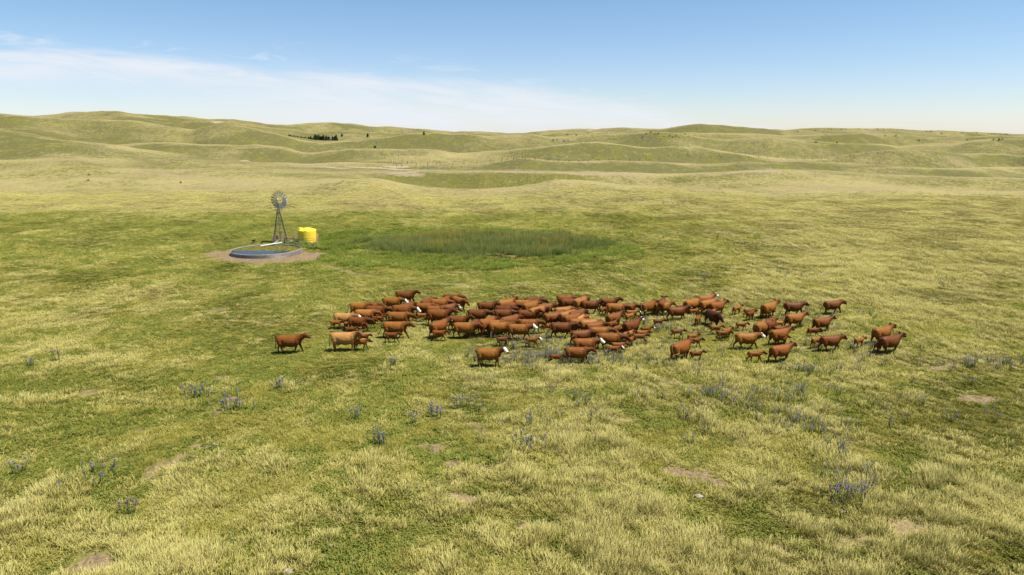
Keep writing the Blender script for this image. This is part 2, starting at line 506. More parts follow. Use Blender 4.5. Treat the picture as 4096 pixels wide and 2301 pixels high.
# radius measured along the view plane so that rows follow the crest lines
ac = np.clip(AA, R(-47), R(47))
RR = RR / np.cos(ac)
GX = (RR * np.sin(AA)).ravel(); GY = (RR * np.cos(AA)).ravel()
GZ, GT = ground_info(GX, GY)
nr, na = len(rad), len(ang)
co = np.stack([GX, GY, GZ], 1)
ii, jj = np.meshgrid(np.arange(nr - 1), np.arange(na), indexing='ij')
j2 = (jj + 1) % na
quads = np.stack([ii * na + jj, ii * na + j2, (ii + 1) * na + j2, (ii + 1) * na + jj], -1).reshape(-1, 4)[:, ::-1]
me = bpy.data.meshes.new('ground')
me.vertices.add(len(co)); me.vertices.foreach_set('co', co.astype(np.float32).ravel())
me.loops.add(quads.size); me.loops.foreach_set('vertex_index', quads.astype(np.int32).ravel())
me.polygons.add(len(quads)); me.polygons.foreach_set('loop_start', np.arange(0, quads.size, 4, dtype=np.int32))
me.update(calc_edges=True)
me.shade_smooth()
gd, gb, gl, gc = veg(GX, GY, GT)
add_attr(me, 'dry', gd); add_attr(me, 'bare', gb); add_attr(me, 'lush', gl)
ground = bpy.data.objects.new('ground', me); C.objects.link(ground)
tag(ground, 'rolling sandhill pasture of green and straw coloured grass with worn cattle tracks', kind='structure')

GREEN_D = (0.102, 0.102, 0.017); GREEN_L = (0.195, 0.182, 0.035)
DRY_D = (0.205, 0.172, 0.060); DRY_L = (0.385, 0.325, 0.140)
m, t = material('pasture')
pos = t.node('ShaderNodeNewGeometry').outputs['Position']
flatp = t.vmul(pos, (1, 1, 0.3))
a_dry, a_bare, a_lush = t.attr('dry'), t.attr('bare'), t.attr('lush')
nf = t.noise(flatp, 4.5, 4, 0.65)
nm = t.noise(flatp, 0.9, 4, 0.65)
nl = t.noise(flatp, 0.22, 5, 0.6)
nx = t.noise(flatp, 0.035, 4, 0.6)
d = t.m('ADD', a_dry, t.m('MULTIPLY', t.m('SUBTRACT', nm, 0.5), 0.9))
d = t.m('ADD', d, t.m('MULTIPLY', t.m('SUBTRACT', nl, 0.5), 0.45))
d = t.m('ADD', d, t.m('MULTIPLY', t.m('SUBTRACT', nf, 0.5), 0.5))
g = t.mix(t.mapr(nm, 0.35, 0.68), GREEN_D, GREEN_L)
g = t.mix(t.m('MULTIPLY', a_lush, 0.6), g, (0.085, 0.155, 0.020))
dr = t.mix(t.mapr(nf, 0.3, 0.7), DRY_D, DRY_L)
dist = t.node('ShaderNodeSeparateXYZ'); t.put(dist.inputs[0], pos)
farm = t.mapr(dist.outputs[1], 180, 320)
nh = t.noise(t.vmul(pos, (1, 0.5, 0.0)), 0.30, 5, 0.7)
nh2 = t.noise(t.vmul(pos, (1, 0.4, 0.0)), 0.10, 4, 0.6)
dr = t.mix(t.m('MULTIPLY', t.mapr(nx, 0.42, 0.66), 0.65), dr, (0.25, 0.195, 0.105))
g = t.mix(t.m('MULTIPLY', farm, t.mapr(nh2, 0.25, 0.55)), g, (0.115, 0.108, 0.036))
g = t.mix(t.m('MULTIPLY', farm, t.m('MULTIPLY', t.mapr(nh, 0.52, 0.68), 0.45)), g, (0.25, 0.22, 0.09))
dr = t.mix(t.m('MULTIPLY', farm, t.m('MULTIPLY', t.mapr(nh, 0.50, 0.66), 0.55)), dr, (0.155, 0.150, 0.050))
d = t.m('ADD', d, t.m('MULTIPLY', t.mapr(dist.outputs[1], 150, 230), t.m('ADD', t.m('MULTIPLY', t.m('SUBTRACT', nm, 0.5), 0.9), t.m('MULTIPLY', t.m('SUBTRACT', nh, 0.5), 1.1))))
c = t.mix(t.mapr(d, 0.15, 0.90), g, dr)
sand = t.mix(t.mapr(nf, 0.3, 0.7), (0.145, 0.098, 0.050), (0.27, 0.20, 0.115))
sand = t.mix(farm, sand, (0.33, 0.275, 0.175))
wet = t.mix(t.mapr(nl, 0.35, 0.6), (0.24, 0.16, 0.09), sand)
c = t.mix(t.mapr(t.m('ADD', a_bare, t.m('ADD', t.m('MULTIPLY', t.m('SUBTRACT', nf, 0.5), 1.3), t.m('MULTIPLY', t.m('SUBTRACT', nm, 0.5), 0.9))), 0.42, 0.72), c, t.mix(0.35, sand, wet))
p = t.node('ShaderNodeBsdfPrincipled')
t.put(p.inputs['Base Color'], c)
p.inputs['Roughness'].default_value = 0.95
p.inputs['Specular IOR Level'].default_value = 0.1
bp = t.node('ShaderNodeBump'); bp.inputs['Strength'].default_value = 1.0; bp.inputs['Distance'].default_value = 0.35
t.put(bp.inputs['Height'], t.m('ADD', t.m('MULTIPLY', nm, 1.0), t.m('MULTIPLY', nf, 0.25)))
bp2 = t.node('ShaderNodeBump'); bp2.inputs['Strength'].default_value = 0.7; bp2.inputs['Distance'].default_value = 1.6
t.put(bp2.inputs['Height'], nl); t.put(bp2.inputs['Normal'], bp.outputs[0])
t.put(p.inputs['Normal'], bp2.outputs[0])
t.l.new(p.outputs[0], t.out.inputs[0])
me.materials.append(m)

# ------------------------------------------------------------------ grass (instanced tufts, uncountable)
def blade_mat(name, base, mid_c, tip, green=None, trans=0.35, use_dry=True):
    m, t = material(name)
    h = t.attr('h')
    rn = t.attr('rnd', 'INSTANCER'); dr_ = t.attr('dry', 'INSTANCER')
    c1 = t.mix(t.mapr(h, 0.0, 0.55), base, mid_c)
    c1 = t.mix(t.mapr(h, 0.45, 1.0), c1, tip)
    if use_dry:
        gcol = t.mix(t.mapr(h, 0.0, 0.8), green[0], green[1])
        gcol = t.mix(rn, gcol, green[2])
        f = t.m('ADD', dr_, t.m('MULTIPLY_ADD', h, 0.45, -0.22))
        f = t.m('ADD', f, t.m('MULTIPLY', t.m('SUBTRACT', t.attr('b'), 0.5), 0.5))
        c1 = t.mix(t.mapr(f, 0.22, 0.72), gcol, c1)
    if not use_dry:
        c1 = t.mix(dr_, c1, t.mix(1.0, c1, (1.45, 1.15, 0.95), 'MULTIPLY'))
    c1 = t.mix(t.m('MULTIPLY', rn, 0.25), c1, t.mix(1.0, c1, (1.25, 1.15, 1.0), 'MULTIPLY'))
    df = t.node('ShaderNodeBsdfDiffuse'); t.put(df.inputs[0], c1)
    nn_ = t.node('ShaderNodeVectorMath', operation='SCALE'); t.put(nn_.inputs[0], t.node('ShaderNodeNewGeometry').outputs['Normal']); nn_.inputs[3].default_value = 0.55
    na2 = t.node('ShaderNodeVectorMath', operation='ADD'); t.put(na2.inputs[0], nn_.outputs[0]); na2.inputs[1].default_value = (0, 0, 0.6)
    nz2 = t.node('ShaderNodeVectorMath', operation='NORMALIZE'); t.put(nz2.inputs[0], na2.outputs[0]); t.put(df.inputs['Normal'], nz2.outputs[0])
    tr = t.node('ShaderNodeBsdfTranslucent'); t.put(tr.inputs[0], c1)
    ms = t.node('ShaderNodeMixShader'); ms.inputs[0].default_value = trans
    t.l.new(df.outputs[0], ms.inputs[1]); t.l.new(tr.outputs[0], ms.inputs[2]); t.l.new(ms.outputs[0], t.out.inputs[0])
    return m

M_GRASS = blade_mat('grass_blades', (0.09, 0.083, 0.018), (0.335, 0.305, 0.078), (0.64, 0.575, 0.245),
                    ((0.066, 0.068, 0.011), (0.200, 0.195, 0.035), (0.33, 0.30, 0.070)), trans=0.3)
M_FORB = blade_mat('forb_leaves', (0.042, 0.058, 0.009), (0.105, 0.140, 0.022), (0.19, 0.225, 0.05), use_dry=False)
M_REED = blade_mat('reed_blades', (0.050, 0.078, 0.018), (0.140, 0.205, 0.050), (0.27, 0.27, 0.085), use_dry=False, trans=0.5)
M_LUSHG = blade_mat('lush_blades', (0.07, 0.10, 0.015), (0.16, 0.215, 0.032), (0.26, 0.31, 0.065), use_dry=False, trans=0.5)
M_PURPLE = simple('purple_petals', (0.17, 0.125, 0.27), 0.7, var=0.3)

def tuft_mesh(name, n, rad_, hgt, wid, lean, mats, seed, droop=0.3, heads=0, mind=0.3):
    rg = random.Random(seed)
    V_ = []; Fc = []; hh = []; bb = []; mi = []
    for i in range(n):
        a = rg.random() * 6.283; rr = rad_ * math.sqrt(rg.random())
        x, y = rr * math.cos(a), rr * math.sin(a)
        yaw = a + rg.uniform(-1.0, 1.0)
        L = hgt * rg.uniform(mind + 0.3, 1.1)
        ln = lean * rg.uniform(0.2, 1.3)
        dx, dy = math.cos(yaw) * ln, math.sin(yaw) * ln
        wx, wy = -math.sin(yaw) * wid / 2, math.cos(yaw) * wid / 2
        b = rg.random(); k = len(V_)
        for j, q in enumerate((0, 0.45, 0.8)):
            ww = (1.0, 0.85, 0.5)[j]
            cx = x + dx * L * (q + droop * q * q); cy = y + dy * L * (q + droop * q * q); cz = L * (q - droop * 0.5 * q * q * ln)
            V_ += [(cx - wx * ww, cy - wy * ww, cz), (cx + wx * ww, cy + wy * ww, cz)]
            hh += [q, q]; bb += [b, b]
        q = 1.0
        V_.append((x + dx * L * (q + droop), y + dy * L * (q + droop), L * (1 - droop * 0.5 * ln))); hh.append(1.0); bb.append(b)
        Fc += [(k, k + 1, k + 3, k + 2), (k + 2, k + 3, k + 5, k + 4), (k + 4, k + 5, k + 6)]
        mi += [0, 0, 0]
        if i < heads:      # blossoms up the top of the stem
            tx, ty, tz = V_[-1]
            for s_ in range(5):
                k = len(V_)
                r0 = 0.024 * rg.uniform(0.7, 1.2); ox, oy = rg.uniform(-.02, .02), rg.uniform(-.02, .02); zz = tz - s_ * 0.055 + 0.03
                V_ += [(tx + ox + r0, ty + oy, zz), (tx + ox, ty + oy + r0, zz), (tx + ox - r0, ty + oy, zz), (tx + ox, ty + oy - r0, zz), (tx + ox, ty + oy, zz + r0), (tx + ox, ty + oy, zz - r0)]
                hh += [1] * 6; bb += [b] * 6
                Fc += [(k, k+1, k+4), (k+1, k+2, k+4), (k+2, k+3, k+4), (k+3, k, k+4), (k+1, k, k+5), (k+2, k+1, k+5), (k+3, k+2, k+5), (k, k+3, k+5)]
                mi += [1] * 8
    me = bpy.data.meshes.new(name)
    me.from_pydata(V_, [], Fc)
    add_attr(me, 'h', np.array(hh)); add_attr(me, 'b', np.array(bb))
    for q in mats: me.materials.append(q)
    me.polygons.foreach_set('material_index', mi)
    me.update()
    return me

def leafy_mesh(name, n, rad_, hgt, leaf, mats, seed):
    rg = random.Random(seed)
    V_ = []; Fc = []; hh = []
    for i in range(n):
        a = rg.random() * 6.283; rr = rad_ * math.sqrt(rg.random()); q = rg.random()
        c_ = Vector((rr * math.cos(a), rr * math.sin(a), hgt * q * (1 - 0.5 * (rr / rad_) ** 2) + 0.01))
        e = Matrix.Rotation(rg.random() * 6.28, 3, 'Z') @ Matrix.Rotation(rg.uniform(0.1, 1.1), 3, 'X')
        l = leaf * rg.uniform(0.6, 1.3); k = len(V_)
        for p_ in ((-l * .35, 0, 0), (0, -l, 0), (l * .35, 0, 0), (0, l, 0)):
            V_.append(tuple(c_ + e @ Vector(p_))); hh.append(min(1, q + 0.1))
        Fc.append((k, k + 1, k + 2, k + 3))
    me = bpy.data.meshes.new(name)
    me.from_pydata(V_, [], Fc)
    add_attr(me, 'h', np.array(hh)); add_attr(me, 'b', np.array(hh) * 0 + 0.5)
    for q in mats: me.materials.append(q)
    return me

def source_collection(name, meshes):
    col = bpy.data.collections.new(name)
    for i, me_ in enumerate(meshes):
        o = bpy.data.objects.new('%s_%02d' % (name, i), me_)
        col.objects.link(o)
    return col

def scatter(name, P, idx, scl, tilt, attrs, col, label):
    """one object whose points carry instanced tufts"""
    me = bpy.data.meshes.new(name)
    me.vertices.add(len(P)); me.vertices.foreach_set('co', P.astype(np.float32).ravel())
    a = me.attributes.new('idx', 'INT', 'POINT'); a.data.foreach_set('value', idx.astype(np.int32))
    a = me.attributes.new('scl', 'FLOAT_VECTOR', 'POINT'); a.data.foreach_set('vector', scl.astype(np.float32).ravel())
    a = me.attributes.new('rot', 'FLOAT_VECTOR', 'POINT'); a.data.foreach_set('vector', tilt.astype(np.float32).ravel())
    for k, v in attrs.items(): add_attr(me, k, v)
    o = bpy.data.objects.new(name, me); C.objects.link(o)
    g = bpy.data.node_groups.new(name + '_nodes', 'GeometryNodeTree')
    g.interface.new_socket('Geometry', in_out='INPUT', socket_type='NodeSocketGeometry')
    g.interface.new_socket('Geometry', in_out='OUTPUT', socket_type='NodeSocketGeometry')
    N = g.nodes; L = g.links
    gi = N.new('NodeGroupInput'); go = N.new('NodeGroupOutput')
    ci = N.new('GeometryNodeCollectionInfo'); ci.inputs['Collection'].default_value = col
    ci.inputs['Separate Children'].default_value = True; ci.inputs['Reset Children'].default_value = True
    ip = N.new('GeometryNodeInstanceOnPoints')
    ip.inputs['Pick Instance'].default_value = True
    def na_(n_, dt):
        q = N.new('GeometryNodeInputNamedAttribute'); q.data_type = dt; q.inputs[0].default_value = n_
        return q.outputs[0]
    L.new(gi.outputs[0], ip.inputs['Points'])
    L.new(ci.outputs[0], ip.inputs['Instance'])
    L.new(na_('idx', 'INT'), ip.inputs['Instance Index'])
    e2r = N.new('FunctionNodeEulerToRotation'); L.new(na_('rot', 'FLOAT_VECTOR'), e2r.inputs[0])
    L.new(e2r.outputs[0], ip.inputs['Rotation'])
    L.new(na_('scl', 'FLOAT_VECTOR'), ip.inputs['Scale'])
    L.new(ip.outputs[0], go.inputs[0])
    md = o.modifiers.new('tufts', 'NODES'); md.node_group = g
    tag(o, label, kind='stuff')
    return o

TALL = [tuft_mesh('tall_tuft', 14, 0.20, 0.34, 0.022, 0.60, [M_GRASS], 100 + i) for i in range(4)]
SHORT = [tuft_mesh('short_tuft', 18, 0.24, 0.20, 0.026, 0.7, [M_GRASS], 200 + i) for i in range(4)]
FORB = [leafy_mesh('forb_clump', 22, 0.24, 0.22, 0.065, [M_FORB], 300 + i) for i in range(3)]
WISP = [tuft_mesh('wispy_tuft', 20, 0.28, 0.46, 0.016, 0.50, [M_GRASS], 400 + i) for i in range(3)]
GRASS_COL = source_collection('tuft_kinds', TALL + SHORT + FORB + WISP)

NG = 300000
q = RNG.random(NG)
Yp = (10.0 ** 0.4 + q * (205 ** 0.4 - 10.0 ** 0.4)) ** 2.5
up = RNG.uniform(-0.86, 0.86, NG)
X_ = up * (Yp + 11.0); Y_ = Yp
pd, pb, pl, pc = veg(X_, Y_)
fine = fbm(X_, Y_, 0.9, 2, 71)
keep = (pb + (fine - 0.5) * 1.0) < 0.45
keep &= RNG.random(NG) > sstep(150, 205, Y_)
# no grass standing in the stock tank, the pool or under the yellow tank
keep &= np.hypot(X_ + 31.65, Y_ - 86.9) > 4.6
keep &= np.hypot(X_ + 28.3, Y_ - 96.8) > 1.3
# short grazed cover is thinner
X_, Y_, pd, pb, pl, fine = (v[keep] for v in (X_, Y_, pd, pb, pl, fine))
n = len(X_)
Z_ = ground_info(X_, Y_)[0]
rnd = RNG.random(n)
idx = np.zeros(n, int)
tall = (pd + 0.8 * (fine - 0.5) + 0.35 * (rnd - 0.5)) > 0.50
idx[tall] = RNG.integers(0, 4, tall.sum())
wis = tall & (pd > 0.62) & (RNG.random(n) < 0.45)
idx[wis] = 11 + RNG.integers(0, 3, wis.sum())
sh = ~tall
idx[sh] = 4 + RNG.integers(0, 4, sh.sum())
fo = sh & (fbm(X_, Y_, 2.4, 3, 72) + 0.08 * (X_ < 0) > 0.53) & (RNG.random(n) < 0.62)
idx[fo] = 8 + RNG.integers(0, 3, fo.sum())
grow = 1 + 0.55 * sstep(30, 90, Y_) + 0.6 * sstep(90, 200, Y_)
hs = 0.88 * (0.15 + 1.7 * fbm(X_, Y_, 1.5, 3, 73)) * RNG.uniform(0.6, 1.3, n)
hs *= 1 - (0.42 - 0.22 * sstep(-2, 14, X_)) * sstep(40, 45, Y_)
hs *= np.where(sh, 0.75 + 0.9 * pl, 0.75 + 0.45 * pd)
hs *= (1 - 0.35 * sstep(70, 170, Y_)) * (1 - 0.65 * sstep(0.02, 0.4, pb))
scl = np.stack([grow * RNG.uniform(0.8, 1.2, n), grow * RNG.uniform(0.8, 1.2, n), hs], 1)
lx = 0.12 + 0.75 * (fbm(X_, Y_, 5, 3, 74) - 0.5); ly = -0.06 + 0.75 * (fbm(X_, Y_, 6, 3, 75) - 0.5)
yaw = RNG.uniform(0, 6.283, n)
# lean is a world tilt: turn it into the tuft's own frame (Euler XYZ applies yaw last)
rx = -(ly * np.cos(yaw) - lx * np.sin(yaw)) * 1.2 + RNG.normal(0, 0.06, n)
ry = (lx * np.cos(yaw) + ly * np.sin(yaw)) * 1.2 + RNG.normal(0, 0.06, n)
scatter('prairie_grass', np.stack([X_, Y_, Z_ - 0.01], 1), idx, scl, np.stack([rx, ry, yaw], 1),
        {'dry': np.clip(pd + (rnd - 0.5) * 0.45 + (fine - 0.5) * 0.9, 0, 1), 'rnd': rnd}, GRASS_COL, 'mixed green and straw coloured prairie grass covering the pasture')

# ------------------------------------------------------------------ the wet pan: bulrushes and lush grass
REED = [tuft_mesh('reed_tuft', 24, 0.34, 1.35, 0.020, 0.10, [M_REED], 500 + i, droop=0.15, mind=0.4) for i in range(3)]
LUSH = [tuft_mesh('lush_tuft', 22, 0.30, 0.42, 0.030, 0.55, [M_LUSHG], 520 + i) for i in range(3)]
REED_COL = source_collection('reed_kinds', REED)
LUSH_COL = source_collection('lush_kinds', LUSH)

def pan_e(x, y):
    return np.hypot((x + 4.2) / 18.6, (y - 95.5) / 11.0) * (1 + 0.50 * (fbm(x, y, 7, 3, 91) - 0.5) + 0.30 * (fbm(x, y, 2, 2, 92) - 0.5))

n = 9500
x = RNG.uniform(-25, 17, n); y = RNG.uniform(82, 109, n)
e = pan_e(x, y)
k = (e < 0.98) & (RNG.random(n) < 0.35 + 0.75 * fbm(x, y, 3, 3, 93))
k &= ~((e > 0.86) & (fbm(x, y, 3, 2, 94) > 0.60))
x, y, e = x[k], y[k], e[k]; n = len(x)
z = ground_info(x, y)[0]
hs = 0.88 * (0.50 + 0.95 * fbm(x, y, 3, 3, 95)) * RNG.uniform(0.8, 1.15, n) * (1 - 0.5 * sstep(0.7, 1.0, e))
wd = RNG.uniform(0.9, 1.3, n)
scatter('reed_bed', np.stack([x, y, z - 0.02], 1), RNG.integers(0, 3, n), np.stack([wd, wd, hs], 1),
        np.stack([RNG.normal(0, .05, n), RNG.normal(0, .05, n), RNG.uniform(0, 6.28, n)], 1),
        {'dry': np.clip((fbm(x, y, 4, 3, 98) - .42) * 3 + (y - 97) * .06, 0, 1), 'rnd': RNG.random(n)}, REED_COL, 'bed of tall blue green bulrushes standing in the wet pan')

n = 26000
x = RNG.uniform(-38, 27, n); y = RNG.uniform(70, 122, n)
e = np.hypot((x + 7.0) / 24.0, (y - 94) / 19.5) * (1 + 0.5 * (fbm(x, y, 9, 3, 61) - 0.5))
pe = pan_e(x, y)
tk = np.hypot(x + 31.2, y - 86.4)
k = (e < 1.0) & (pe > 0.93) & (tk > 7.2) & (fbm(x, y, 4, 3, 96) > 0.38) & (RNG.random(n) < 1.1 - e * 0.6) & (poly_dist(x, y, PATH1) > 0.9)
x, y, pe = x[k], y[k], pe[k]; n = len(x)
z = ground_info(x, y)[0]
hs = (0.65 + 0.9 * fbm(x, y, 5, 3, 97) * (1 - 0.45 * sstep(1.0, 1.35, pe))) * RNG.uniform(0.7, 1.2, n)
wd = RNG.uniform(1.0, 1.6, n)
scatter('marsh_grass', np.stack([x, y, z - 0.01], 1), RNG.integers(0, 3, n), np.stack([wd, wd, hs], 1),
        np.stack([RNG.normal(0, .12, n), RNG.normal(0, .12, n), RNG.uniform(0, 6.28, n)], 1),
        {'dry': pe * 0, 'rnd': RNG.random(n)}, LUSH_COL, 'bright green marsh grass ringing the bulrush bed')

# shallow water along the front edge of the rushes
m, t = material('pan_water')
p = t.node('ShaderNodeBsdfPrincipled')
tcw = t.node('ShaderNodeNewGeometry').outputs['Position']
f = t.mapr(t.noise(t.vmul(tcw, (0.5, 2.5, 1)), 0.9, 4), 0.50, 0.58)
t.put(p.inputs['Base Color'], t.mix(f, (0.012, 0.016, 0.012), (0.34, 0.19, 0.05)))
t.put(p.inputs['Roughness'], t.m('MULTIPLY_ADD', f, 0.8, 0.06))
t.l.new(p.outputs[0], t.out.inputs[0])
mb = MB()
ring = [(-3.6 + 17.0 * math.cos(q), 95.2 + 11.0 * math.sin(q) * (1 + 0.04 * math.sin(5 * q)), -0.20) for q in np.linspace(0, 2 * math.pi, 72)[:-1]]
mb.add([(-3.6, 95.2, -0.20)] + ring, [(0, i + 1, (i + 1) % 71 + 1) for i in range(71)])
tag(mb.build('pool_water', m), 'dark shallow pool water with orange scum under the rushes', kind='structure')

# ------------------------------------------------------------------ materials of the built things
M_GALV = simple('galvanised_steel', (0.38, 0.36, 0.34), 0.5, 0.10, 0.18, 3.0)
M_BLADE = simple('blade_steel', (0.36, 0.36, 0.35), 0.5, 0.0, 0.25, 5.0, spec=0.25, bump=0.0)
M_DARKST = simple('weathered_steel', (0.105, 0.085, 0.065), 0.7, 0.3, 0.35, 4.0)
M_RUST = simple('rusty_pipe', (0.33, 0.19, 0.10), 0.8, 0.1, 0.4, 3.0)
M_PALEP = simple('pale_pipe', (0.46, 0.42, 0.36), 0.7, 0.2, 0.3, 3.0)
M_WHITE = simple('white_plastic', (0.80, 0.80, 0.78), 0.4, 0, 0.05)
M_YELL = simple('yellow_polyethylene', (0.88, 0.64, 0.035), 0.5, 0, 0.07, 1.2)
M_BLACK = simple('black_rubber', (0.02, 0.02, 0.02), 0.7, 0, 0.3)
M_WOOD = simple('weathered_wood', (0.12, 0.095, 0.07), 0.9, 0, 0.4, 5.0)
M_STONE = simple('pale_stone', (0.27, 0.24, 0.19), 0.9, 0, 0.2, 9, bump=0.4)
M_DUNG = simple('dried_dung', (0.07, 0.045, 0.028), 0.95, 0, 0.4, 9, bump=0.5)
M_BARK = simple('pine_bark', (0.10, 0.07, 0.05), 0.9, 0, 0.3, 3)

# ------------------------------------------------------------------ windmill
WX, WY = flat(1123, 970)
WZ = H(WX, WY)
wm = empty('windmill', (WX, WY, WZ), R(0))
tag(wm, 'old farm windmill with steel lattice tower standing behind the round stock tank', 'windmill')
TH = 4.75; BH = 0.92; TP = 0.13
def leg_pt(sx, sy, z):
    q = 1 - z / TH
    w_ = TP + (BH - TP) * q
    return (sx * w_, sy * w_, z)
rot_t = Matrix.Rotation(R(24), 3, 'Z')
def RT(p): return rot_t @ Vector(p)
for sx in (-1, 1):
    for sy in (-1, 1):
        mb = MB(); mb.tube([RT(leg_pt(sx, sy, -0.1)), RT(leg_pt(sx, sy, TH))], 0.046, 5)
        mb.build('tower_leg', M_DARKST, wm)
mb = MB()
levels = [0.45, 1.0, 1.55, 2.1, 2.6, 3.1, 3.55, 3.95, 4.3]
for z in levels:
    cs = [RT(leg_pt(a, b, z)) for a, b in ((-1, -1), (1, -1), (1, 1), (-1, 1))]
    for i in range(4): mb.tube([cs[i], cs[(i + 1) % 4]], 0.020, 4, cap=False)
for z0, z1 in zip([0.0] + levels[:-1:2], levels[1::2] + [TH]):
    for i, ((a, b), (c_, d_)) in enumerate((((-1, -1), (1, -1)), ((1, -1), (1, 1)), ((1, 1), (-1, 1)), ((-1, 1), (-1, -1)))):
        mb.tube([RT(leg_pt(a, b, z0)), RT(leg_pt(c_, d_, z1))], 0.009, 4, cap=False)
        mb.tube([RT(leg_pt(c_, d_, z0)), RT(leg_pt(a, b, z1))], 0.009, 4, cap=False)
mb.build('tower_braces', M_DARKST, wm)
mb = MB()
for k in range(5): mb.box((-0.40 + k * 0.20, 0, TH - 0.05), (0.18, 0.80, 0.06))
mb.build('platform', M_WOOD, wm)
mb = MB()
for s_ in (-0.14, 0.14): mb.tube([RT((s_ , -BH - 0.02, 0.1)), RT((s_, -TP - 0.04, TH - 0.2))], 0.014, 4)
for k in range(15):
    q = k / 15; y_ = -(BH + (TP - BH) * q) - 0.03
    mb.tube([RT((-0.14, y_, 0.15 + q * (TH - .3))), RT((0.14, y_, 0.15 + q * (TH - .3)))], 0.011, 4)
mb.build('ladder', M_DARKST, wm)
mb = MB(); mb.tube([(0, 0, -0.1), (0, 0, 1.6)], 0.055, 8); mb.tube([(0, 0, 1.6), (0, 0, TH + 0.6)], 0.022, 6)
mb.build('pump_rod', M_DARKST, wm)
mb = MB(); mb.tube([(0, 0, TH - 0.05), (0, 0, TH + 0.95)], [0.07, 0.05], 8)
mb.build('mast', M_DARKST, wm)
HZ = 5.93 - WZ
mb = MB(); mb.box((0, 0.02, HZ), (0.26, 0.50, 0.24)); mb.ball((0, -0.05, HZ + 0.12), (0.15, 0.24, 0.17), 10, 7)
mb.build('gearbox', M_GALV, wm)
# tail vane folded, nearly edge-on to the viewer
mb = MB()
ta = Matrix.Rotation(R(-75), 3, 'Z')
mb.tube([ta @ Vector((0.1, 0, 0)) + Vector((0, 0, HZ)), ta @ Vector((1.1, 0, 0.02)) + Vector((0, 0, HZ))], 0.022, 5)
vs = [(0.75, 0, -0.10), (0.9, 0, -0.30), (1.75, 0, -0.42), (1.75, 0, 0.42), (0.9, 0, 0.30), (0.75, 0, 0.10)]
A_ = [ta @ (Vector(p) + Vector((0, 0.008, 0))) + Vector((0, 0, HZ - 0.02)) for p in vs]; B_ = [ta @ (Vector(p) - Vector((0, 0.008, 0))) + Vector((0, 0, HZ - 0.02)) for p in vs]
mb.add(A_ + B_, [tuple(range(6)), tuple(range(11, 5, -1))] + [(i, i + 6, (i + 1) % 6 + 6, (i + 1) % 6) for i in range(6)])
mb.build('tail_vane', M_DARKST, wm)
# wheel on the far side of the mast, facing away and slightly right
wr = bpy.data.objects.new('wheel', None)
face = Matrix.Rotation(R(-9), 4, 'Z')
mb = MB()
mb.tube([(0, 0.0, 0), (0, 0.42, 0)], 0.05, 8); mb.ball((0, 0.36, 0), (0.12, 0.07, 0.12), 10, 6)
for rr, tk_ in ((0.50, 0.011), (1.0, 0.010)):
    mb.tube([(rr * math.cos(q), 0.36, rr * math.sin(q)) for q in np.linspace(0, 2 * math.pi, 49)], tk_, 5, cap=False)
for k in range(6):
    q = 2 * math.pi * k / 6 + .2
    for dy in (0.02,):
        mb.tube([(0.06 * math.cos(q), 0.36 + dy, 0.06 * math.sin(q)), (1.0 * math.cos(q), 0.36, 1.0 * math.sin(q))], 0.010, 4)
wheel = mb.build('wheel', M_GALV, wm)
wheel.location = (0.06, 0.0, HZ)
wheel.rotation_euler = (0, 0, R(-9))
for k in range(18):
    q0 = 2 * math.pi * k / 18
    vs = []; fs = []
    for i, rr in enumerate((0.50, 0.75, 1.0, 1.235)):
        hw = 0.068 + 0.108 * (rr - 0.5) / 0.735
        for j, s_ in enumerate((-1, -0.33, 0.33, 1)):
            pitch = R(34 - 8 * (rr - 0.5))
            a_ = s_ * hw
            cam_ = -0.03 * (1 - s_ * s_)
            x_, y_ = a_ * math.cos(pitch) - cam_ * math.sin(pitch), a_ * math.sin(pitch) + cam_ * math.cos(pitch)
            vs.append((rr, y_, x_))
    for i in range(3):
        for j in range(3):
            fs.append((i * 4 + j, i * 4 + j + 1, (i + 1) * 4 + j + 1, (i + 1) * 4 + j))
    c0, s0 = math.cos(q0), math.sin(q0)
    tv = [Vector((p[0] * c0 - p[2] * s0, p[1] + 0.36, p[0] * s0 + p[2] * c0)) for p in vs]
    nrm = Vector((0, 0.004, 0))
    nv = len(tv)
    mb = MB()
    mb.add([p + nrm for p in tv] + [p - nrm for p in tv], fs + [tuple(i + nv for i in f_[::-1]) for f_ in fs])
    mb.build('blade', M_BLADE, wheel)

# ------------------------------------------------------------------ round stock tank
TX, TY, TR, THT = -31.65, 86.9, 4.32, 0.44
st = empty('stock_tank', (TX, TY, 0))
tag(st, 'wide round galvanised stock tank full of algae stained water in front of the windmill', 'stock tank')
m, t = material('corrugated_wall')
tcw = t.node('ShaderNodeTexCoord').outputs['Object']
nz_ = t.noise(t.vmul(tcw, (1, 1, 3)), 1.4, 5, 0.6)
f = t.mapr(nz_, 0.52, 0.72)
p = t.node('ShaderNodeBsdfPrincipled')
t.put(p.inputs['Base Color'], t.mix(f, (0.215, 0.195, 0.18), (0.12, 0.08, 0.05)))
p.inputs['Metallic'].default_value = 0.25; p.inputs['Roughness'].default_value = 0.55
t.l.new(p.outputs[0], t.out.inputs[0]); M_CORR = m
N_ = 120
prof = []
for k in range(17):
    z_ = -0.12 + (THT + 0.12) * k / 16
    prof.append((TR + (0.012 if k % 2 else -0.012), z_))
rings = []
for rr, z_ in prof + [(TR - 0.05, THT), (TR - 0.05, -0.1)]:
    rings.append([(rr * math.cos(2 * math.pi * i / N_), rr * math.sin(2 * math.pi * i / N_), z_) for i in range(N_)])
mb = MB(); mb.loft(rings, cap=False); mb.build('tank_wall', M_CORR, st, smooth=False)
mb = MB(); mb.tube([((TR - 0.02) * math.cos(q), (TR - 0.02) * math.sin(q), THT + 0.01) for q in np.linspace(0, 2 * math.pi, N_ + 1)], 0.032, 6, cap=False)
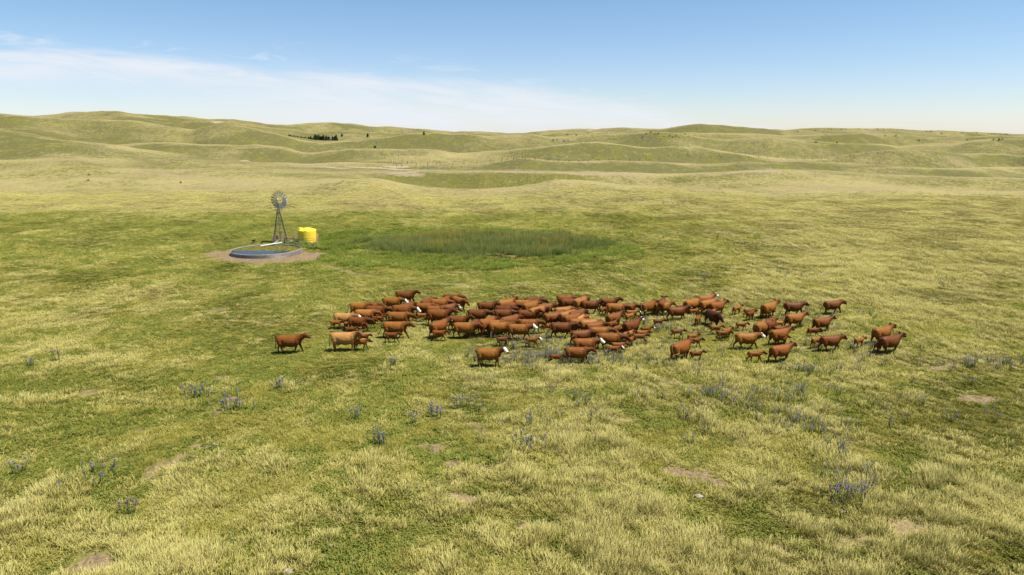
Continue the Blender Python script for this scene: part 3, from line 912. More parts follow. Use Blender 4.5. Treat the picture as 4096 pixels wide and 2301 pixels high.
mb.build('rim', simple('rim_steel', (0.40, 0.355, 0.30), 0.7, 0, 0.15, 3.0, spec=0.15), st)
m, t = material('tank_water')
g_ = t.node('ShaderNodeTexCoord').outputs['Object']
sp_ = t.node('ShaderNodeSeparateXYZ'); t.put(sp_.inputs[0], g_)
nn = t.noise(t.vmul(g_, (0.45, 1.3, 1)), 1.0, 6, 0.65, 0.6)
al = t.m('ADD', t.m('MULTIPLY', t.m('ADD', sp_.outputs[1], 0.4), 0.42), t.m('MULTIPLY', t.m('SUBTRACT', nn, 0.5), 1.9))
f = t.mapr(al, -0.08, 0.22)
p1 = t.node('ShaderNodeBsdfPrincipled'); t.put(p1.inputs['Base Color'], (0.008, 0.014, 0.024)); p1.inputs['Roughness'].default_value = 0.10; p1.inputs['IOR'].default_value = 1.33; p1.inputs['Specular IOR Level'].default_value = 0.22
p2 = t.node('ShaderNodeBsdfPrincipled'); t.put(p2.inputs['Base Color'], t.mix(t.mapr(t.noise(g_, 2.5, 5), .35, .65), (0.06, 0.055, 0.008), (0.16, 0.145, 0.02))); p2.inputs['Roughness'].default_value = 0.7; p2.inputs['Specular IOR Level'].default_value = 0.12
ms = t.node('ShaderNodeMixShader'); bw = t.node('ShaderNodeBump'); bw.inputs['Strength'].default_value = .6; bw.inputs['Distance'].default_value = .05; t.put(bw.inputs['Height'], t.noise(g_, 4.0, 3)); t.put(p1.inputs['Normal'], bw.outputs[0])
t.put(ms.inputs[0], f); t.l.new(p1.outputs[0], ms.inputs[1]); t.l.new(p2.outputs[0], ms.inputs[2]); t.l.new(ms.outputs[0], t.out.inputs[0])
mb = MB()
mb.add([(0, 0, 0.30)] + [((TR - 0.06) * math.cos(2 * math.pi * i / N_), (TR - 0.06) * math.sin(2 * math.pi * i / N_), 0.30) for i in range(N_)], [(0, i + 1, (i + 1) % N_ + 1) for i in range(N_)])
mb.build('water_surface', m, st)
# white delivery pipe from the pump over the rim, grey elbow pipe
a_ = flat(1063, 985); b_ = flat(1125, 978)
mb = MB(); mb.tube([(-33.3, 89.4, 0.50), (-31.3, 92.0, 0.55)], 0.052, 8)
tag(mb.build('white_pipe', M_WHITE), 'straight white plastic pipe running from the windmill pump over the tank rim', 'pipe')
mb = MB(); mb.tube([(-32.6, 90.6, 0.52), (-32.2, 91.2, 0.54), (-32.0, 91.6, 0.62), (-31.9, 92.0, 0.80)], 0.05, 8)
tag(mb.build('grey_pipe', M_PALEP), 'bent grey pipe rising behind the stock tank rim left of the windmill', 'pipe')

# ------------------------------------------------------------------ yellow tanks
YX, YY = flat(1232, 968)
YZ = H(YX, YY)
def yellow_tank(name, label, x, y, r_, h_, dome):
    o = empty(name, (x, y, H(x, y) - 0.03)); tag(o, label, 'water tank')
    n_ = 48
    prof = [(r_ * 0.985, 0.0), (r_, 0.06)] + [(r_ * (0.993 if k % 2 else 1.0), 0.06 + (h_ - 0.12) * (k + 1) / 7) for k in range(6)] + [(r_, h_ - 0.04), (r_ * 0.998, h_), (r_ * 0.985, h_ + 0.025), (r_ * 0.98, h_ + 0.03)]
    for k in range(1, 9):
        q = k / 9 * math.pi / 2
        prof.append((r_ * 0.975 * (1 - k / 9.0) + 0.01, h_ + 0.03 + dome * (1 - (1 - k / 9.0) ** 1.7)))
    rings = [[(a * math.cos(2 * math.pi * i / n_), a * math.sin(2 * math.pi * i / n_), b) for i in range(n_)] for a, b in prof]
    mb = MB(); mb.loft(rings); b0 = mb.build('tank_body', M_YELL, o, smooth=True)
    return o
yt = yellow_tank('yellow_tank', 'squat bright yellow plastic water tank with domed top inside the pipe pen', YX, YY, 1.21, 1.90, 0.34)
mb = MB(); mb.tube([(-0.05, -0.66, 2.0), (-0.05, -0.66, 2.13)], [0.20, 0.19], 20)
mb.build('lid', M_YELL, yt, smooth=False)
mb = MB(); mb.box((0.05, -1.16, 1.96), (0.26, 0.10, 0.05)); mb.build('fitting', M_YELL, yt)
mb = MB(); mb.tube([(-1.23, -0.2, 0.1), (-1.25, -0.2, 1.7)], 0.025, 6); mb.build('level_tube', M_PALEP, yt)
yt2 = yellow_tank('yellow_tank', 'second yellow tank half hidden behind the left edge of the big yellow one', YX - 1.28, YY + 1.10, 0.33, 1.98, 0.04)
mb = MB(); mb.tube([(0, 0, 2.0), (0, 0, 2.05)], [0.18, 0.16], 16); mb.build('lid', M_YELL, yt2)

# ------------------------------------------------------------------ pipe pen panels
def pipe_panel(p0, p1, label, rust=0.5, rails=5, h=1.25, skew=0.0):
    x0, y0 = p0; x1, y1 = p1
    L_ = math.hypot(x1 - x0, y1 - y0)
    o = empty('pipe_panel', ((x0 + x1) / 2, (y0 + y1) / 2, min(H(x0, y0), H(x1, y1))), math.atan2(y1 - y0, x1 - x0))
    tag(o, label, 'fence panel', 'pipe panels of the windmill pen')
    for k in range(rails):
        z_ = 0.22 + (h - 0.22) * k / (rails - 1)
        mb = MB(); mb.tube([(-L_ / 2, 0, z_), (L_ / 2, 0, z_ + skew)], 0.026, 6)
        mb.build('rail', M_RUST if (k >= rails - 2 or rust > 0.8) else M_PALEP, o)
    for x_ in (-L_ / 2, 0, L_ / 2):
        mb = MB(); mb.tube([(x_, 0, -0.05), (x_, 0, h + 0.03)], 0.030, 6)
        mb.build('upright', M_PALEP if x_ < L_ / 2 else M_RUST, o)
    return o
fl = lambda a, b: flat(a, b)
P = {k: fl(*v) for k, v in dict(a=(1092, 976), b=(1140, 977), c=(1201, 980), d=(1257, 986), e=(1274, 969), f=(1150, 968), g=(1099, 962), h=(1200, 962), i=(1268, 957)).items()}
pipe_panel(P['a'], P['b'], 'pipe fence panel between the stock tank and the windmill legs')
pipe_panel(P['b'], P['c'], 'pipe fence panel between the windmill and the yellow tank', 0.5)
pipe_panel(P['c'], P['d'], 'pipe fence panel in front of the yellow tank', 0.5)
pipe_panel(P['d'], P['e'], 'short rusty orange panel on the right side of the yellow tank', 1.0)
pipe_panel(P['e'], P['i'], 'rusty panel at the far right corner behind the yellow tank', 1.0)
pipe_panel(P['g'], P['h'], 'long rusty back panel of the pen behind the windmill legs', 1.0)
pipe_panel(P['a'], P['g'], 'left end panel of the pen beside the windmill', 0.5)
for px, py, lb in ((1097, 976, 'wooden'), (1141, 979, 'thick weathered')):
    x_, y_ = fl(px, py)
    mb = MB(); mb.tube([(x_, y_, -0.1), (x_, y_, 1.02)], 0.09, 8)
    tag(mb.build('fence_post', M_WOOD), {'wooden': 'wooden corner post at the left end of the windmill pen', 'thick weathered': 'thick weathered post in front of the windmill legs'}[lb], 'post')
x_, y_ = fl(1176, 974)
mb = MB(); mb.tube([(x_, y_, -0.1), (x_ + .03, y_, 0.85)], 0.09, 8)
tag(mb.build('fence_post', M_WOOD), 'short stub post inside the pen between windmill and yellow tank', 'post')
x_, y_ = fl(1110, 966)
mb = MB(); mb.tube([(x_, y_, -0.1), (x_, y_, 0.75)], [0.17, 0.15], 10); mb.ball((x_, y_, 0.78), (0.16, 0.16, 0.10), 10, 6)
tag(mb.build('black_barrel', M_BLACK), 'small black drum standing among the windmill legs', 'barrel')
x_, y_ = fl(1170, 973)
mb = MB(); mb.tube([(x_ - .3, y_, 0.28), (x_ + .3, y_, 0.30)], 0.05, 8); mb.tube([(x_ - .28, y_, -0.05), (x_ - .28, y_, 0.28)], 0.03, 6); mb.tube([(x_ + .28, y_, -0.05), (x_ + .28, y_, 0.3)], 0.03, 6)
tag(mb.build('float_valve', M_WHITE), 'small white fitting low down inside the pipe pen', 'fitting')
# mineral feeder left of the tank's far rim
x_, y_ = fl(1015, 974)
mf = empty('mineral_feeder', (x_, y_, H(x_, y_))); tag(mf, 'small dark mineral feeder on a post beyond the left rim of the stock tank', 'feeder')
mb = MB(); mb.tube([(0, 0, -0.05), (0, 0, 0.30)], [0.10, 0.07], 8); mb.build('pedestal', M_RUST, mf)
mb = MB(); mb.tube([(0, 0, 0.26), (0, 0, 0.36), (0, 0, 0.46), (0, 0, 0.48)], [0.10, 0.24, 0.28, 0.24], 14); mb.build('bowl', M_BLACK, mf)
mb = MB(); mb.box((0.14, 0, 0.55), (0.30, 0.34, 0.03), Matrix.Rotation(R(-24), 3, 'Y')); mb.build('lid', M_BLACK, mf)

# leafy weeds in the pen
WEED = [leafy_mesh('weed', 90, 0.42, 0.75, 0.12, [M_LUSHG, ], 600 + i) for i in range(3)]
WEED_COL = source_collection('weed_kinds', WEED)
pts = []
for i in range(150):
    q = random.random()
    if q < 0.5:
        px, py = random.uniform(1200, 1275), random.uniform(972, 990)
    elif q < 0.85:
        px, py = random.uniform(1098, 1200), random.uniform(968, 980)
    else:
        px, py = random.uniform(1245, 1300), random.uniform(968, 992)
    x_, y_ = fl(px, py)
    if math.hypot(x_ - YX, y_ - YY) < 1.3: continue
    pts.append((x_, y_, H(x_, y_) - 0.02))
pts = np.array(pts); n = len(pts); wd = RNG.uniform(0.6, 1.15, n)
scatter('pen_weeds', pts, RNG.integers(0, 3, n), np.stack([wd, wd, wd * RNG.uniform(.5, .95, n)], 1), np.stack([RNG.normal(0, .1, n), RNG.normal(0, .1, n), RNG.uniform(0, 6.28, n)], 1),
        {'dry': wd * 0, 'rnd': RNG.random(n)}, WEED_COL, 'leafy green weeds growing thick inside the pipe pen')

# ------------------------------------------------------------------ purple wildflowers
FLOWER = [tuft_mesh('flower_tuft', 12, 0.22, 0.62, 0.030, 0.30, [M_FORB, M_PURPLE], 700 + i, heads=4) for i in range(3)]
FL_COL = source_collection('flower_kinds', FLOWER)
pts = []
def patch(px, py, wx, wy, n_):
    x0, y0 = flat(px, py)
    for _ in range(int(n_ * (1.0 if 1340 < py < 1500 else .6))):
        pts.append((x0 + random.gauss(0, wx), y0 + random.gauss(0, wy)))
patch(2150, 1440, 3.2, 1.0, 46); patch(2280, 1442, 2.0, .6, 52); patch(2180, 1380, 2.2, .8, 26); patch(2440, 1440, 3.0, 1.2, 16); patch(2620, 1310, 1.7, 1.7, 44)
patch(2660, 1400, 3.0, 2.0, 12); patch(2900, 1300, 4, 3, 16); patch(3270, 1300, 1.8, 1.0, 26); patch(3420, 1265, .9, .5, 8); patch(3300, 1390, 2, .8, 12)
patch(2960, 1610, 1.7, .7, 34); patch(2860, 1590, 1.4, .8, 12); patch(3150, 1560, 2.2, 1.0, 26); patch(3270, 1480, 1.8, .5, 14); patch(3140, 1700, .6, .5, 12); patch(3210, 1720, .7, .9, 16)
patch(3380, 1880, .6, 1.0, 12); patch(3390, 1960, .7, .9, 16); patch(3960, 1455, 2.2, .6, 36); patch(3150, 1100, 3.0, 1.2, 14); patch(2800, 1110, 1.2, .9, 10); patch(3800, 1130, 1.6, 1.0, 12)
patch(1830, 808, 6, 4, 30); patch(2620, 815, 5, 4, 24); patch(2900, 955, 5, 2, 22); patch(1350, 760, 4, 4, 12); patch(3400, 1420, 2.0, .8, 10)
for _ in range(90):
    px = random.uniform(1900, 4000); py = random.uniform(1240, 1800); x_, y_ = flat(px, py); pts.append((x_, y_))
pts = np.array(pts); n = len(pts)
pz = ground_info(pts[:, 0], pts[:, 1])[0]
wd = RNG.uniform(0.75, 1.15, n)
scatter('wildflowers', np.stack([pts[:, 0], pts[:, 1], pz], 1), RNG.integers(0, 3, n), np.stack([wd, wd, wd * RNG.uniform(.75, 1.1, n)], 1),
        np.stack([RNG.normal(0, .1, n), RNG.normal(0, .1, n), RNG.uniform(0, 6.28, n)], 1), {'dry': wd * 0, 'rnd': RNG.random(n)}, FL_COL,
        'purple wildflowers scattered through the pasture grass')
M_STEM = simple('flower_foliage', (0.075, 0.115, 0.028), 0.9, 0, 0.35, 8)
for px, py, n_, sp, hh, lb in (
        (925, 1640, 26, .42, .75, 'largest purple flower clump left of centre in the foreground'),
        (780, 1590, 14, .40, .6, 'sparse purple flower clump just left of the largest one'),
        (832, 1580, 12, .30, .75, 'taller purple clump touching the left side of the largest one'),
        (1125, 1560, 12, .30, .7, 'purple flower clump below the lone leftmost cow'),
        (1565, 1470, 9, .20, .7, 'purple flower clump on short grass below the walking calves'),
        (1422, 1680, 8, .14, .75, 'slim purple spike standing alone right of the largest clump'),
        (1522, 1785, 16, .22, .8, 'dense upright purple clump lowest in the centre left foreground'),
        (1745, 1672, 20, .34, .7, 'broad purple clump below the white faced tan cow'),
        (1855, 1638, 12, .34, .7, 'looser purple clump just right of the broad one'),
        (1655, 1700, 7, .12, .7, 'small thin purple plant left of the broad clump'),
        (2110, 1710, 8, .16, .8, 'tall single purple spike in the middle of the foreground'),
        (2090, 1790, 12, .34, .6, 'low purple clump just below the tall single spike'),
        (225, 1440, 8, .14, .95, 'tall thin purple plant at the left edge level with the cows'),
        (123, 1462, 7, .22, .6, 'faint purple plant at the far left edge of the short grass'),
        (375, 1900, 16, .50, .6, 'straggly purple clump in the lower left grass'),
        (65, 1890, 8, .18, .65, 'small purple plant at the left edge of the foreground'),
        (500, 2045, 7, .16, .75, 'purple plant with a dark leafy stem in the lower left'),
        (3380, 2010, 16, .36, .75, 'tall leafy purple clump in the lower right grass')):
    x0, y0 = flat(px, py)
    mbf, mbp = MB(), MB()
    for k in range(n_):
        x_, y_ = random.gauss(0, sp), random.gauss(0, sp * .8); h_ = hh * random.uniform(.65, 1.1)
        tx, ty = x_ * 1.25 + random.gauss(0, .04), y_ * 1.25 + random.gauss(0, .04)
        mbf.tube([(x_, y_, -0.05), (tx, ty, h_)], [0.012, 0.007], 3, cap=False)
        for _ in range(9):
            q = random.uniform(0.08, .85); c_ = Vector((x_ + (tx - x_) * q, y_ + (ty - y_) * q, h_ * q)); d_ = Vector((random.gauss(0, 1), random.gauss(0, 1), .5)).normalized() * random.uniform(.07, .13); s_ = d_.cross(Vector((0, 0, 1))).normalized() * .028
            mbf.add([c_, c_ + d_ * .5 + s_, c_ + d_, c_ + d_ * .5 - s_], [(0, 1, 2, 3)])
        for j in range(random.randint(1, 4)):
            r0 = random.uniform(.022, .04); c_ = Vector((tx + random.gauss(0, .02), ty + random.gauss(0, .02), h_ - j * .05))
            mbp.ball(c_, (r0, r0, r0 * 1.1), 5, 4)
    o = empty('purple_flower_clump', (x0, y0, H(x0, y0))); tag(o, lb, 'flower clump', 'purple flower clumps in the foreground')
    mbf.build('foliage', M_STEM, o); mbp.build('blossoms', M_PURPLE, o)

# stones and dung in the foreground
def rock(name, px, py, r_, label, cat, mat, flat_=0.5):
    x_, y_ = flat(px, py); mb = MB(); mb.ball((0, 0, 0), (r_, r_ * .75, r_ * flat_), 12, 8)
    mb.v = [tuple(Vector(p) * (0.8 + 0.5 * random.random())) for p in mb.v]
    o = mb.build(name, mat, smooth=True, loc=(x_, y_, H(x_, y_) + r_ * flat_ * .5)); tag(o, label, cat)
rock('pale_stone', 1151, 2287, .19, 'pale stone at the bottom edge of the picture left of centre', 'stone', M_STONE)
rock('pale_stone', 1322, 2180, .14, 'pale stone up and right of the one at the bottom edge', 'stone', M_STONE)
rock('pale_stone', 2794, 1990, .19, 'pale stone lying just below the big sandy patch', 'stone', M_STONE)
rock('pale_stone', 2355, 2160, .20, 'pale stone in the lower middle of the tall grass', 'stone', M_STONE)
rock('pale_stone', 2660, 2170, .13, 'small pale stone in the lower right tall grass', 'stone', M_STONE)
rock('dung_pat', 1133, 2003, .22, 'dark round dung pat on short grass in the foreground', 'dung', M_DUNG, .25)

x_, y_ = flat(826, 1800)
mb = MB(); mb.tube([(0, 0, 0), (.25, .1, .06), (.42, .0, .16), (.30, .05, .30), (.22, .0, .42)], [.018, .022, .02, .014, .006], 5); mb.tube([(.42, 0, .16), (.6, .1, .12)], [.012, .005], 4); mb.tube([(-.25, -.05, .02), (0, 0, 0)], [.008, .018], 4)
tag(mb.build('dead_branch', M_STONE, loc=(x_, y_, H(x_, y_) + .12)), 'small bleached dead branch lying in grass below the largest purple clump', 'branch')

# ------------------------------------------------------------------ pines below the left hills
m, t = material('pine_needles')
g_ = t.node('ShaderNodeTexCoord').outputs['Object']
p = t.node('ShaderNodeBsdfPrincipled'); p.inputs['Roughness'].default_value = 0.9; p.inputs['Specular IOR Level'].default_value = 0.1
t.put(p.inputs['Base Color'], t.mix(t.mapr(t.noise(g_, 2.0, 3), .35, .65), (0.026, 0.050, 0.020), (0.060, 0.095, 0.036)))
t.l.new(p.outputs[0], t.out.inputs[0]); M_NEEDLE = m
def crown_mesh(name, h_, r_, n_, seed, cone=True):
    rg = random.Random(seed); mb = MB()
    for i in range(n_):
        q = rg.random() ** 0.8
        rr = r_ * ((1 - q) ** 0.65 if cone else math.sqrt(max(0, 1 - (2 * q - 1) ** 2)) ) * (0.75 + 0.4 * math.sin(5 * q + seed)) * rg.uniform(.55, 1.05)
        a = rg.random() * 6.283
        c_ = Vector((rr * math.cos(a), rr * math.sin(a), h_ * (0.10 + 0.90 * q)))
        e = Matrix.Rotation(rg.random() * 6.28, 3, 'Z') @ Matrix.Rotation(rg.uniform(-.9, .9), 3, 'X') @ Matrix.Rotation(rg.uniform(-.6, .6), 3, 'Y')
        l = h_ * 0.085 * rg.uniform(.6, 1.4)
        mb.add([c_ + e @ Vector(v_) for v_ in ((-l, -l * .6, 0), (l, -l * .5, .1 * l), (l * .8, l * .6, 0), (-l * .7, l * .7, -.1 * l))], [(0, 1, 2, 3)])
    return mb.mesh(name, M_NEEDLE)
crowns = [crown_mesh('pine_crown', 6.5, 2.3, 480, i, cone=(i != 2)) for i in range(4)]
mbt = MB(); mbt.tube([(0, 0, -.5), (0, 0, 2), (0.05, 0, 5.6)], [.22, .16, .04], 7)
for k in range(7):
    q = k * 2.4; z_ = 1.2 + k * .55
    mbt.tube([(0, 0, z_), (1.4 * (1 - k / 9) * math.cos(q), 1.4 * (1 - k / 9) * math.sin(q), z_ + .35)], [.05, .015], 4)
trunk_me = mbt.mesh('pine_trunk', M_BARK)
def tree(px, py, s, i, label, group=None, zoff=0.0, name='pine_tree', ydist=None):
    if ydist:
        d = ray(px, 560); t_ = ydist / d[1]; x_, y_ = d[0] * t_, ydist; z_ = H(x_, y_)
    else:
        x_, y_, z_ = hit(px, py)
    o = empty(name, (x_, y_, z_ - 0.1), random.uniform(0, 6.28)); o.scale = (s, s, s * random.uniform(.85, 1.15)); tag(o, label, 'tree', group)
    a = bpy.data.objects.new('crown', crowns[i % 4]); C.objects.link(a); a.parent = o
    b = bpy.data.objects.new('trunk', trunk_me); C.objects.link(b); b.parent = o
    return o
GROVE = 'pines of the distant grove'
k = 0
def grove_top(px):
    return np.interp(px, [1150, 1180, 1215, 1235, 1260, 1290, 1320, 1337], [540, 543, 546, 545, 541, 540, 544, 540])
for row in range(3):
    for j in range(15):
        px = 1154 + j * 13.0 + random.uniform(-4, 4) + row * 4
        yd = 655 + row * 8 + random.uniform(-2, 2)
        s_ = 1.0
        d = ray(px, 560); x_ = d[0] * yd / d[1]
        zg = H(x_, yd)
        # height chosen so that crowns reach the outline of the grove
        zt = CH + float(slope_of(grove_top(px))) * yd + random.uniform(-2.2, .6)
        h_ = max(2.5, min(12, zt - zg)); s_ = h_ / 6.9
        tree(px, 0, s_, k, 'dark green pine in the dense grove at the foot of the left hills', GROVE, ydist=yd); k += 1
for px, py, s_, lb in ((1368, 546, .55, 'small dark bush standing alone right of the pine grove'), (1471, 549, .65, 'lone dark tree on the pale slope right of the pine grove'),
                       (1347, 549, .35, 'tiny dark bush at the right end of the pine grove'), (1696, 540, .45, 'tiny dark tree on the far crest left of the centre gap')):
    tree(px, py, s_, k, lb); k += 1

# shrubs dotting the right skyline and hill faces
shrub_me = [crown_mesh('shrub_crown', 2.2, 1.6, 150, 50 + i, cone=False) for i in range(3)]
stem_me = MB().tube([(0, 0, -.4), (0, 0, 1.0)], [.12, .05], 5).mesh('shrub_stem', M_BARK)
def shrub(px, py, s, label, group):
    x_, y_, z_ = hit(px, py)
    o = empty('shrub', (x_, y_, z_ - .1), random.uniform(0, 6)); o.scale = (s * 1.2, s * 1.2, s); tag(o, label, 'shrub', group)
    for nm, me_ in (('crown', random.choice(shrub_me)), ('stem', stem_me)):
        a = bpy.data.objects.new(nm, me_); C.objects.link(a); a.parent = o
for cx, cy in ((905,141),(1033,136),(1062,126),(1131,125),(1155,127),(1228,126),(1262,127),(1356,125),(1408,127),(1494,126),(1540,130),(1595,129),(1640,132),(1855,142),(1890,141),(1968,154),(2120,152),(2225,154),(2340,162),(2400,164),(2445,164)):
    shrub(2700 + cx * .5419, 450 + cy * .5419 + 1, random.uniform(.55, .85), 'small dark shrub dotting the far right ridge line', 'shrubs along the right skyline')
for cx, cy in ((1800,212),(2160,205),(2350,208),(2390,210),(2415,205),(1040,225),(1195,228),(1630,175)):
    shrub(2700 + cx * .5419, 450 + cy * .5419, random.uniform(.6, 1.0), 'small dark shrub on the far hill face at the right', 'shrubs on the right hill face')
for cx, cy in ((2150,185),(2180,160),(2215,150),(2245,165),(2270,160),(2310,180),(2350,175),(2375,185),(2400,178),(2420,185),(2465,165),(2490,178),(2530,190),(1600,170),(1665,172),(1750,155),(1495,208),(1525,205),(1605,213)):
    shrub(1400 + cx * .5435, 450 + cy * .5435, random.uniform(.4, .7), 'small dark shrub on the centre right hill face', 'shrubs on the centre hill face')
for cx, cy, lb in ((655, 592, 'dark low bush in the pale band at the left'), (650, 633, 'grey low bush below the other one in the pale band'), (1330, 650, 'grey bush clump in the pale band left of centre')):
    shrub(cx * .5435, 380 + cy * .5435, .30, lb, None)

# ------------------------------------------------------------------ wire fences
post_me = MB().tube([(0, 0, -.2), (0, 0, 1.35)], [.12, .11], 6).mesh('post', M_WOOD)
def fence(label, pts4, wires=True, s=1.0):
    W_ = [hit(px, py) for px, py in pts4]
    o = empty('wire_fence', W_[0]); tag(o, label, 'fence')
    for q in W_:
        a = bpy.data.objects.new('post', post_me); C.objects.link(a); a.parent = o
        a.location = Vector(q) - Vector(W_[0]); a.rotation_euler = (random.gauss(0, .05), random.gauss(0, .05), 0); a.scale = (s, s, s * random.uniform(.85, 1.15))
    if wires:
        mb = MB()
        for z_ in (.45, .8, 1.15):
            for A_, B_ in zip(W_[:-1], W_[1:]):
                if abs(A_[1] - B_[1]) > 60: continue
                mb.tube([Vector(A_) - Vector(W_[0]) + Vector((0, 0, z_)), Vector(B_) - Vector(W_[0]) + Vector((0, 0, z_))], .008, 3, cap=False)
        mb.build('wires', M_DARKST, o)
c4 = lambda L_: [(1400 + a * .5435, 450 + b * .5435) for a, b in L_]
c5 = lambda L_: [(2700 + a * .5419, 450 + b * .5419) for a, b in L_]
fence('wire fence running from the gate down the slope toward the left crest', c4([(190,268),(213,285),(228,305),(240,322),(256,335),(287,360),(303,372)]))
fence('long wire fence on dark posts crossing the middle of the far pasture', c4([(423,380),(487,392),(571,390),(636,382),(664,390),(756,390),(839,383),(935,377),(1033,368),(1118,358),(1203,350),(1290,348),(1362,352),(1442,355),(1536,362),(1612,366),(1680,365),(1753,362),(1832,357),(1905,355),(1977,360),(2056,362),(2131,357),(2205,355),(2272,345),(2345,327),(2419,330),(2494,328)]) + c5([(102,328),(188,338),(265,338),(341,340),(406,338),(475,335),(545,335),(616,335),(683,332),(756,340),(827,346),(892,350),(957,350),(1016,350),(1078,347),(1134,347),(1198,343),(1262,338)]))
fence('short row of fence posts climbing the slope just above the gate', c4([(357,335),(385,360)]), False)
fence('faint upper fence line across the hummocks left of centre', c4([(513,242),(617,238),(735,232),(815,220)]), False)
fence('faint upper fence line below the centre mound', c4([(1158,242),(1276,239),(1387,232),(1473,229)]), False)
fence('second row of fence posts behind the long fence', c4([(1160,335),(1271,337),(1462,357),(1787,342),(1937,350),(2179,347),(2296,297),(2386,317),(2483,318)]) + c5([(327,318),(522,318)]), False)
fence('fence posts along the crest left of the dark hill at right', c5([(1293,322),(1345,295),(1407,305),(1495,305),(1548,300),(1610,302)]), False)
fence('fence posts on the ridge behind the dark hill at right', c5([(2152,287),(2198,280),(2253,282),(2310,277)]), False)
# gate braces
gx, gy, gz = hit(1400 + 345 * .5435, 450 + 402 * .5435)
o = empty('gate_brace', (gx, gy, gz)); tag(o, 'dark wooden gate brace beside the sandy hollow on the far track', 'gate')
for x_ in (0, 1.9 * 1.3):
    MB().tube([(x_, 0, -.3), (x_, 0, 1.7)], .13, 7).build('post', M_WOOD, o)
MB().tube([(0, 0, 1.4), (2.47, 0, 1.45)], .08, 6).build('crossbar', M_WOOD, o)
gx, gy, gz = hit(1400 + 322 * .5435, 450 + 390 * .5435)
o = empty('gate_brace', (gx, gy, gz)); tag(o, 'pair of tall dark gateposts left of the gate brace', 'gate')
for x_ in (0, .55):
    MB().tube([(x_, x_ * 2, -.3), (x_, x_ * 2, 2.0)], .13, 7).build('post', M_WOOD, o)
# little things on the hills
def small_tank(px, py, r_, h_, mat, label, name='distant_stock_tank'):
    x_, y_, z_ = hit(px, py); o = empty(name, (x_, y_, z_)); tag(o, label, 'stock tank')
    n_ = 24; rings = [[(a * math.cos(6.2832 * i / n_), a * math.sin(6.2832 * i / n_), b) for i in range(n_)] for a, b in ((r_, -.3), (r_, h_), (r_ - .08, h_), (r_ - .08, h_ - .12))]
    MB().loft(rings, cap=False).build('tank_wall', mat, o)
    MB().add([((r_ - .08) * math.cos(6.2832 * i / n_), (r_ - .08) * math.sin(6.2832 * i / n_), h_ - .12) for i in range(n_)], [tuple(range(n_))]).build('water_surface', M_PALEW, o)
M_PALEW = simple('pale_water', (0.30, 0.40, 0.48), 0.15, 0, .1)
M_TEAL = simple('teal_plastic', (0.10, 0.40, 0.34), 0.5, 0, .1)
small_tank(2261, 566, 2.2, .7, M_GALV, 'pale round tank high on the slope of the centre hill')
small_tank(3540, 544, 1.6, .6, M_TEAL, 'tiny teal tank on the far right hillside')
x_, y_, z_ = hit(1500, 592)
o = empty('feed_bin', (x_, y_, z_)); tag(o, 'tiny dark bin with a blue sign above the end of the fence', 'bin')
MB().box((0, 0, .8), (1.5, 1.2, 1.8)).build('bin_body', M_BLACK, o)
MB().tube([(1.2, 0, -.2), (1.2, 0, 4.2)], .06, 6).build('pole', M_WOOD, o)
MB().box((1.2, 0, 4.4), (1.6, .06, .9)).build('sign_panel', simple('blue_paint', (0.16, 0.24, 0.55), .5), o)

# ------------------------------------------------------------------ cattle
m, t = material('cow_hide')
oi = t.node('ShaderNodeObjectInfo')
g_ = t.node('ShaderNodeTexCoord').outputs['Object']
cd_ = t.attr('coat_shade'); ft, ud, dk, lt = t.attr('face_t'), t.attr('pale'), t.attr('dark'), t.attr('light')
nz_ = t.noise(g_, 5.0, 4, 0.6); n2_ = t.noise(g_, 1.6, 3)
base = t.mix(t.mapr(n2_, .3, .7), t.mix(1.0, oi.outputs['Color'], (.80, .76, .72), 'MULTIPLY'), oi.outputs['Color'])
base = t.mix(t.m('MULTIPLY', t.mapr(nz_, .35, .65), .25), base, t.mix(1.0, base, (1.25, 1.2, 1.15), 'MULTIPLY'))
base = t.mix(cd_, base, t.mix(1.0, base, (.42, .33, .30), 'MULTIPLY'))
base = t.mix(t.m('MULTIPLY', lt, 0.7), base, (0.46, 0.27, 0.12))
base = t.mix(ud, base, (0.50, 0.33, 0.24))
thr = t.m('SUBTRACT', 1.25, t.m('MULTIPLY', oi.outputs['Alpha'], 0.95))
wh = t.m('GREATER_THAN', t.m('ADD', ft, t.m('MULTIPLY', t.m('SUBTRACT', nz_, .5), .35)), thr)
base = t.mix(wh, base, (0.80, 0.76, 0.68))
base = t.mix(dk, base, (0.03, 0.018, 0.014))
p = t.node('ShaderNodeBsdfPrincipled'); t.put(p.inputs['Base Color'], base)
p.inputs['Roughness'].default_value = 0.5; p.inputs['Specular IOR Level'].default_value = 0.12
bp = t.node('ShaderNodeBump'); bp.inputs['Strength'].default_value = .8; bp.inputs['Distance'].default_value = .09
t.put(bp.inputs['Height'], t.noise(g_, 2.6, 3, .5)); t.put(p.inputs['Normal'], bp.outputs[0])
t.l.new(p.outputs[0], t.out.inputs[0]); M_HIDE = m

def ell_ring(c, w_, h_, n=18, tilt=0.0, yaw=0.0, sq=0.0):
    """upright elliptical section; tilt leans it about Y, yaw about Z"""
    e = Matrix.Rotation(yaw, 3, 'Z') @ Matrix.Rotation(tilt, 3, 'Y')
    out = []
    for k in range(n):
        a = 2 * math.pi * k / n
        y_, z_ = math.cos(a) * w_, math.sin(a) * h_
        if z_ > 0: y_ *= 1 - 0.10 * (z_ / h_) ** 2
        out.append(Vector(c) + e @ Vector((0, y_, z_)))
    return out

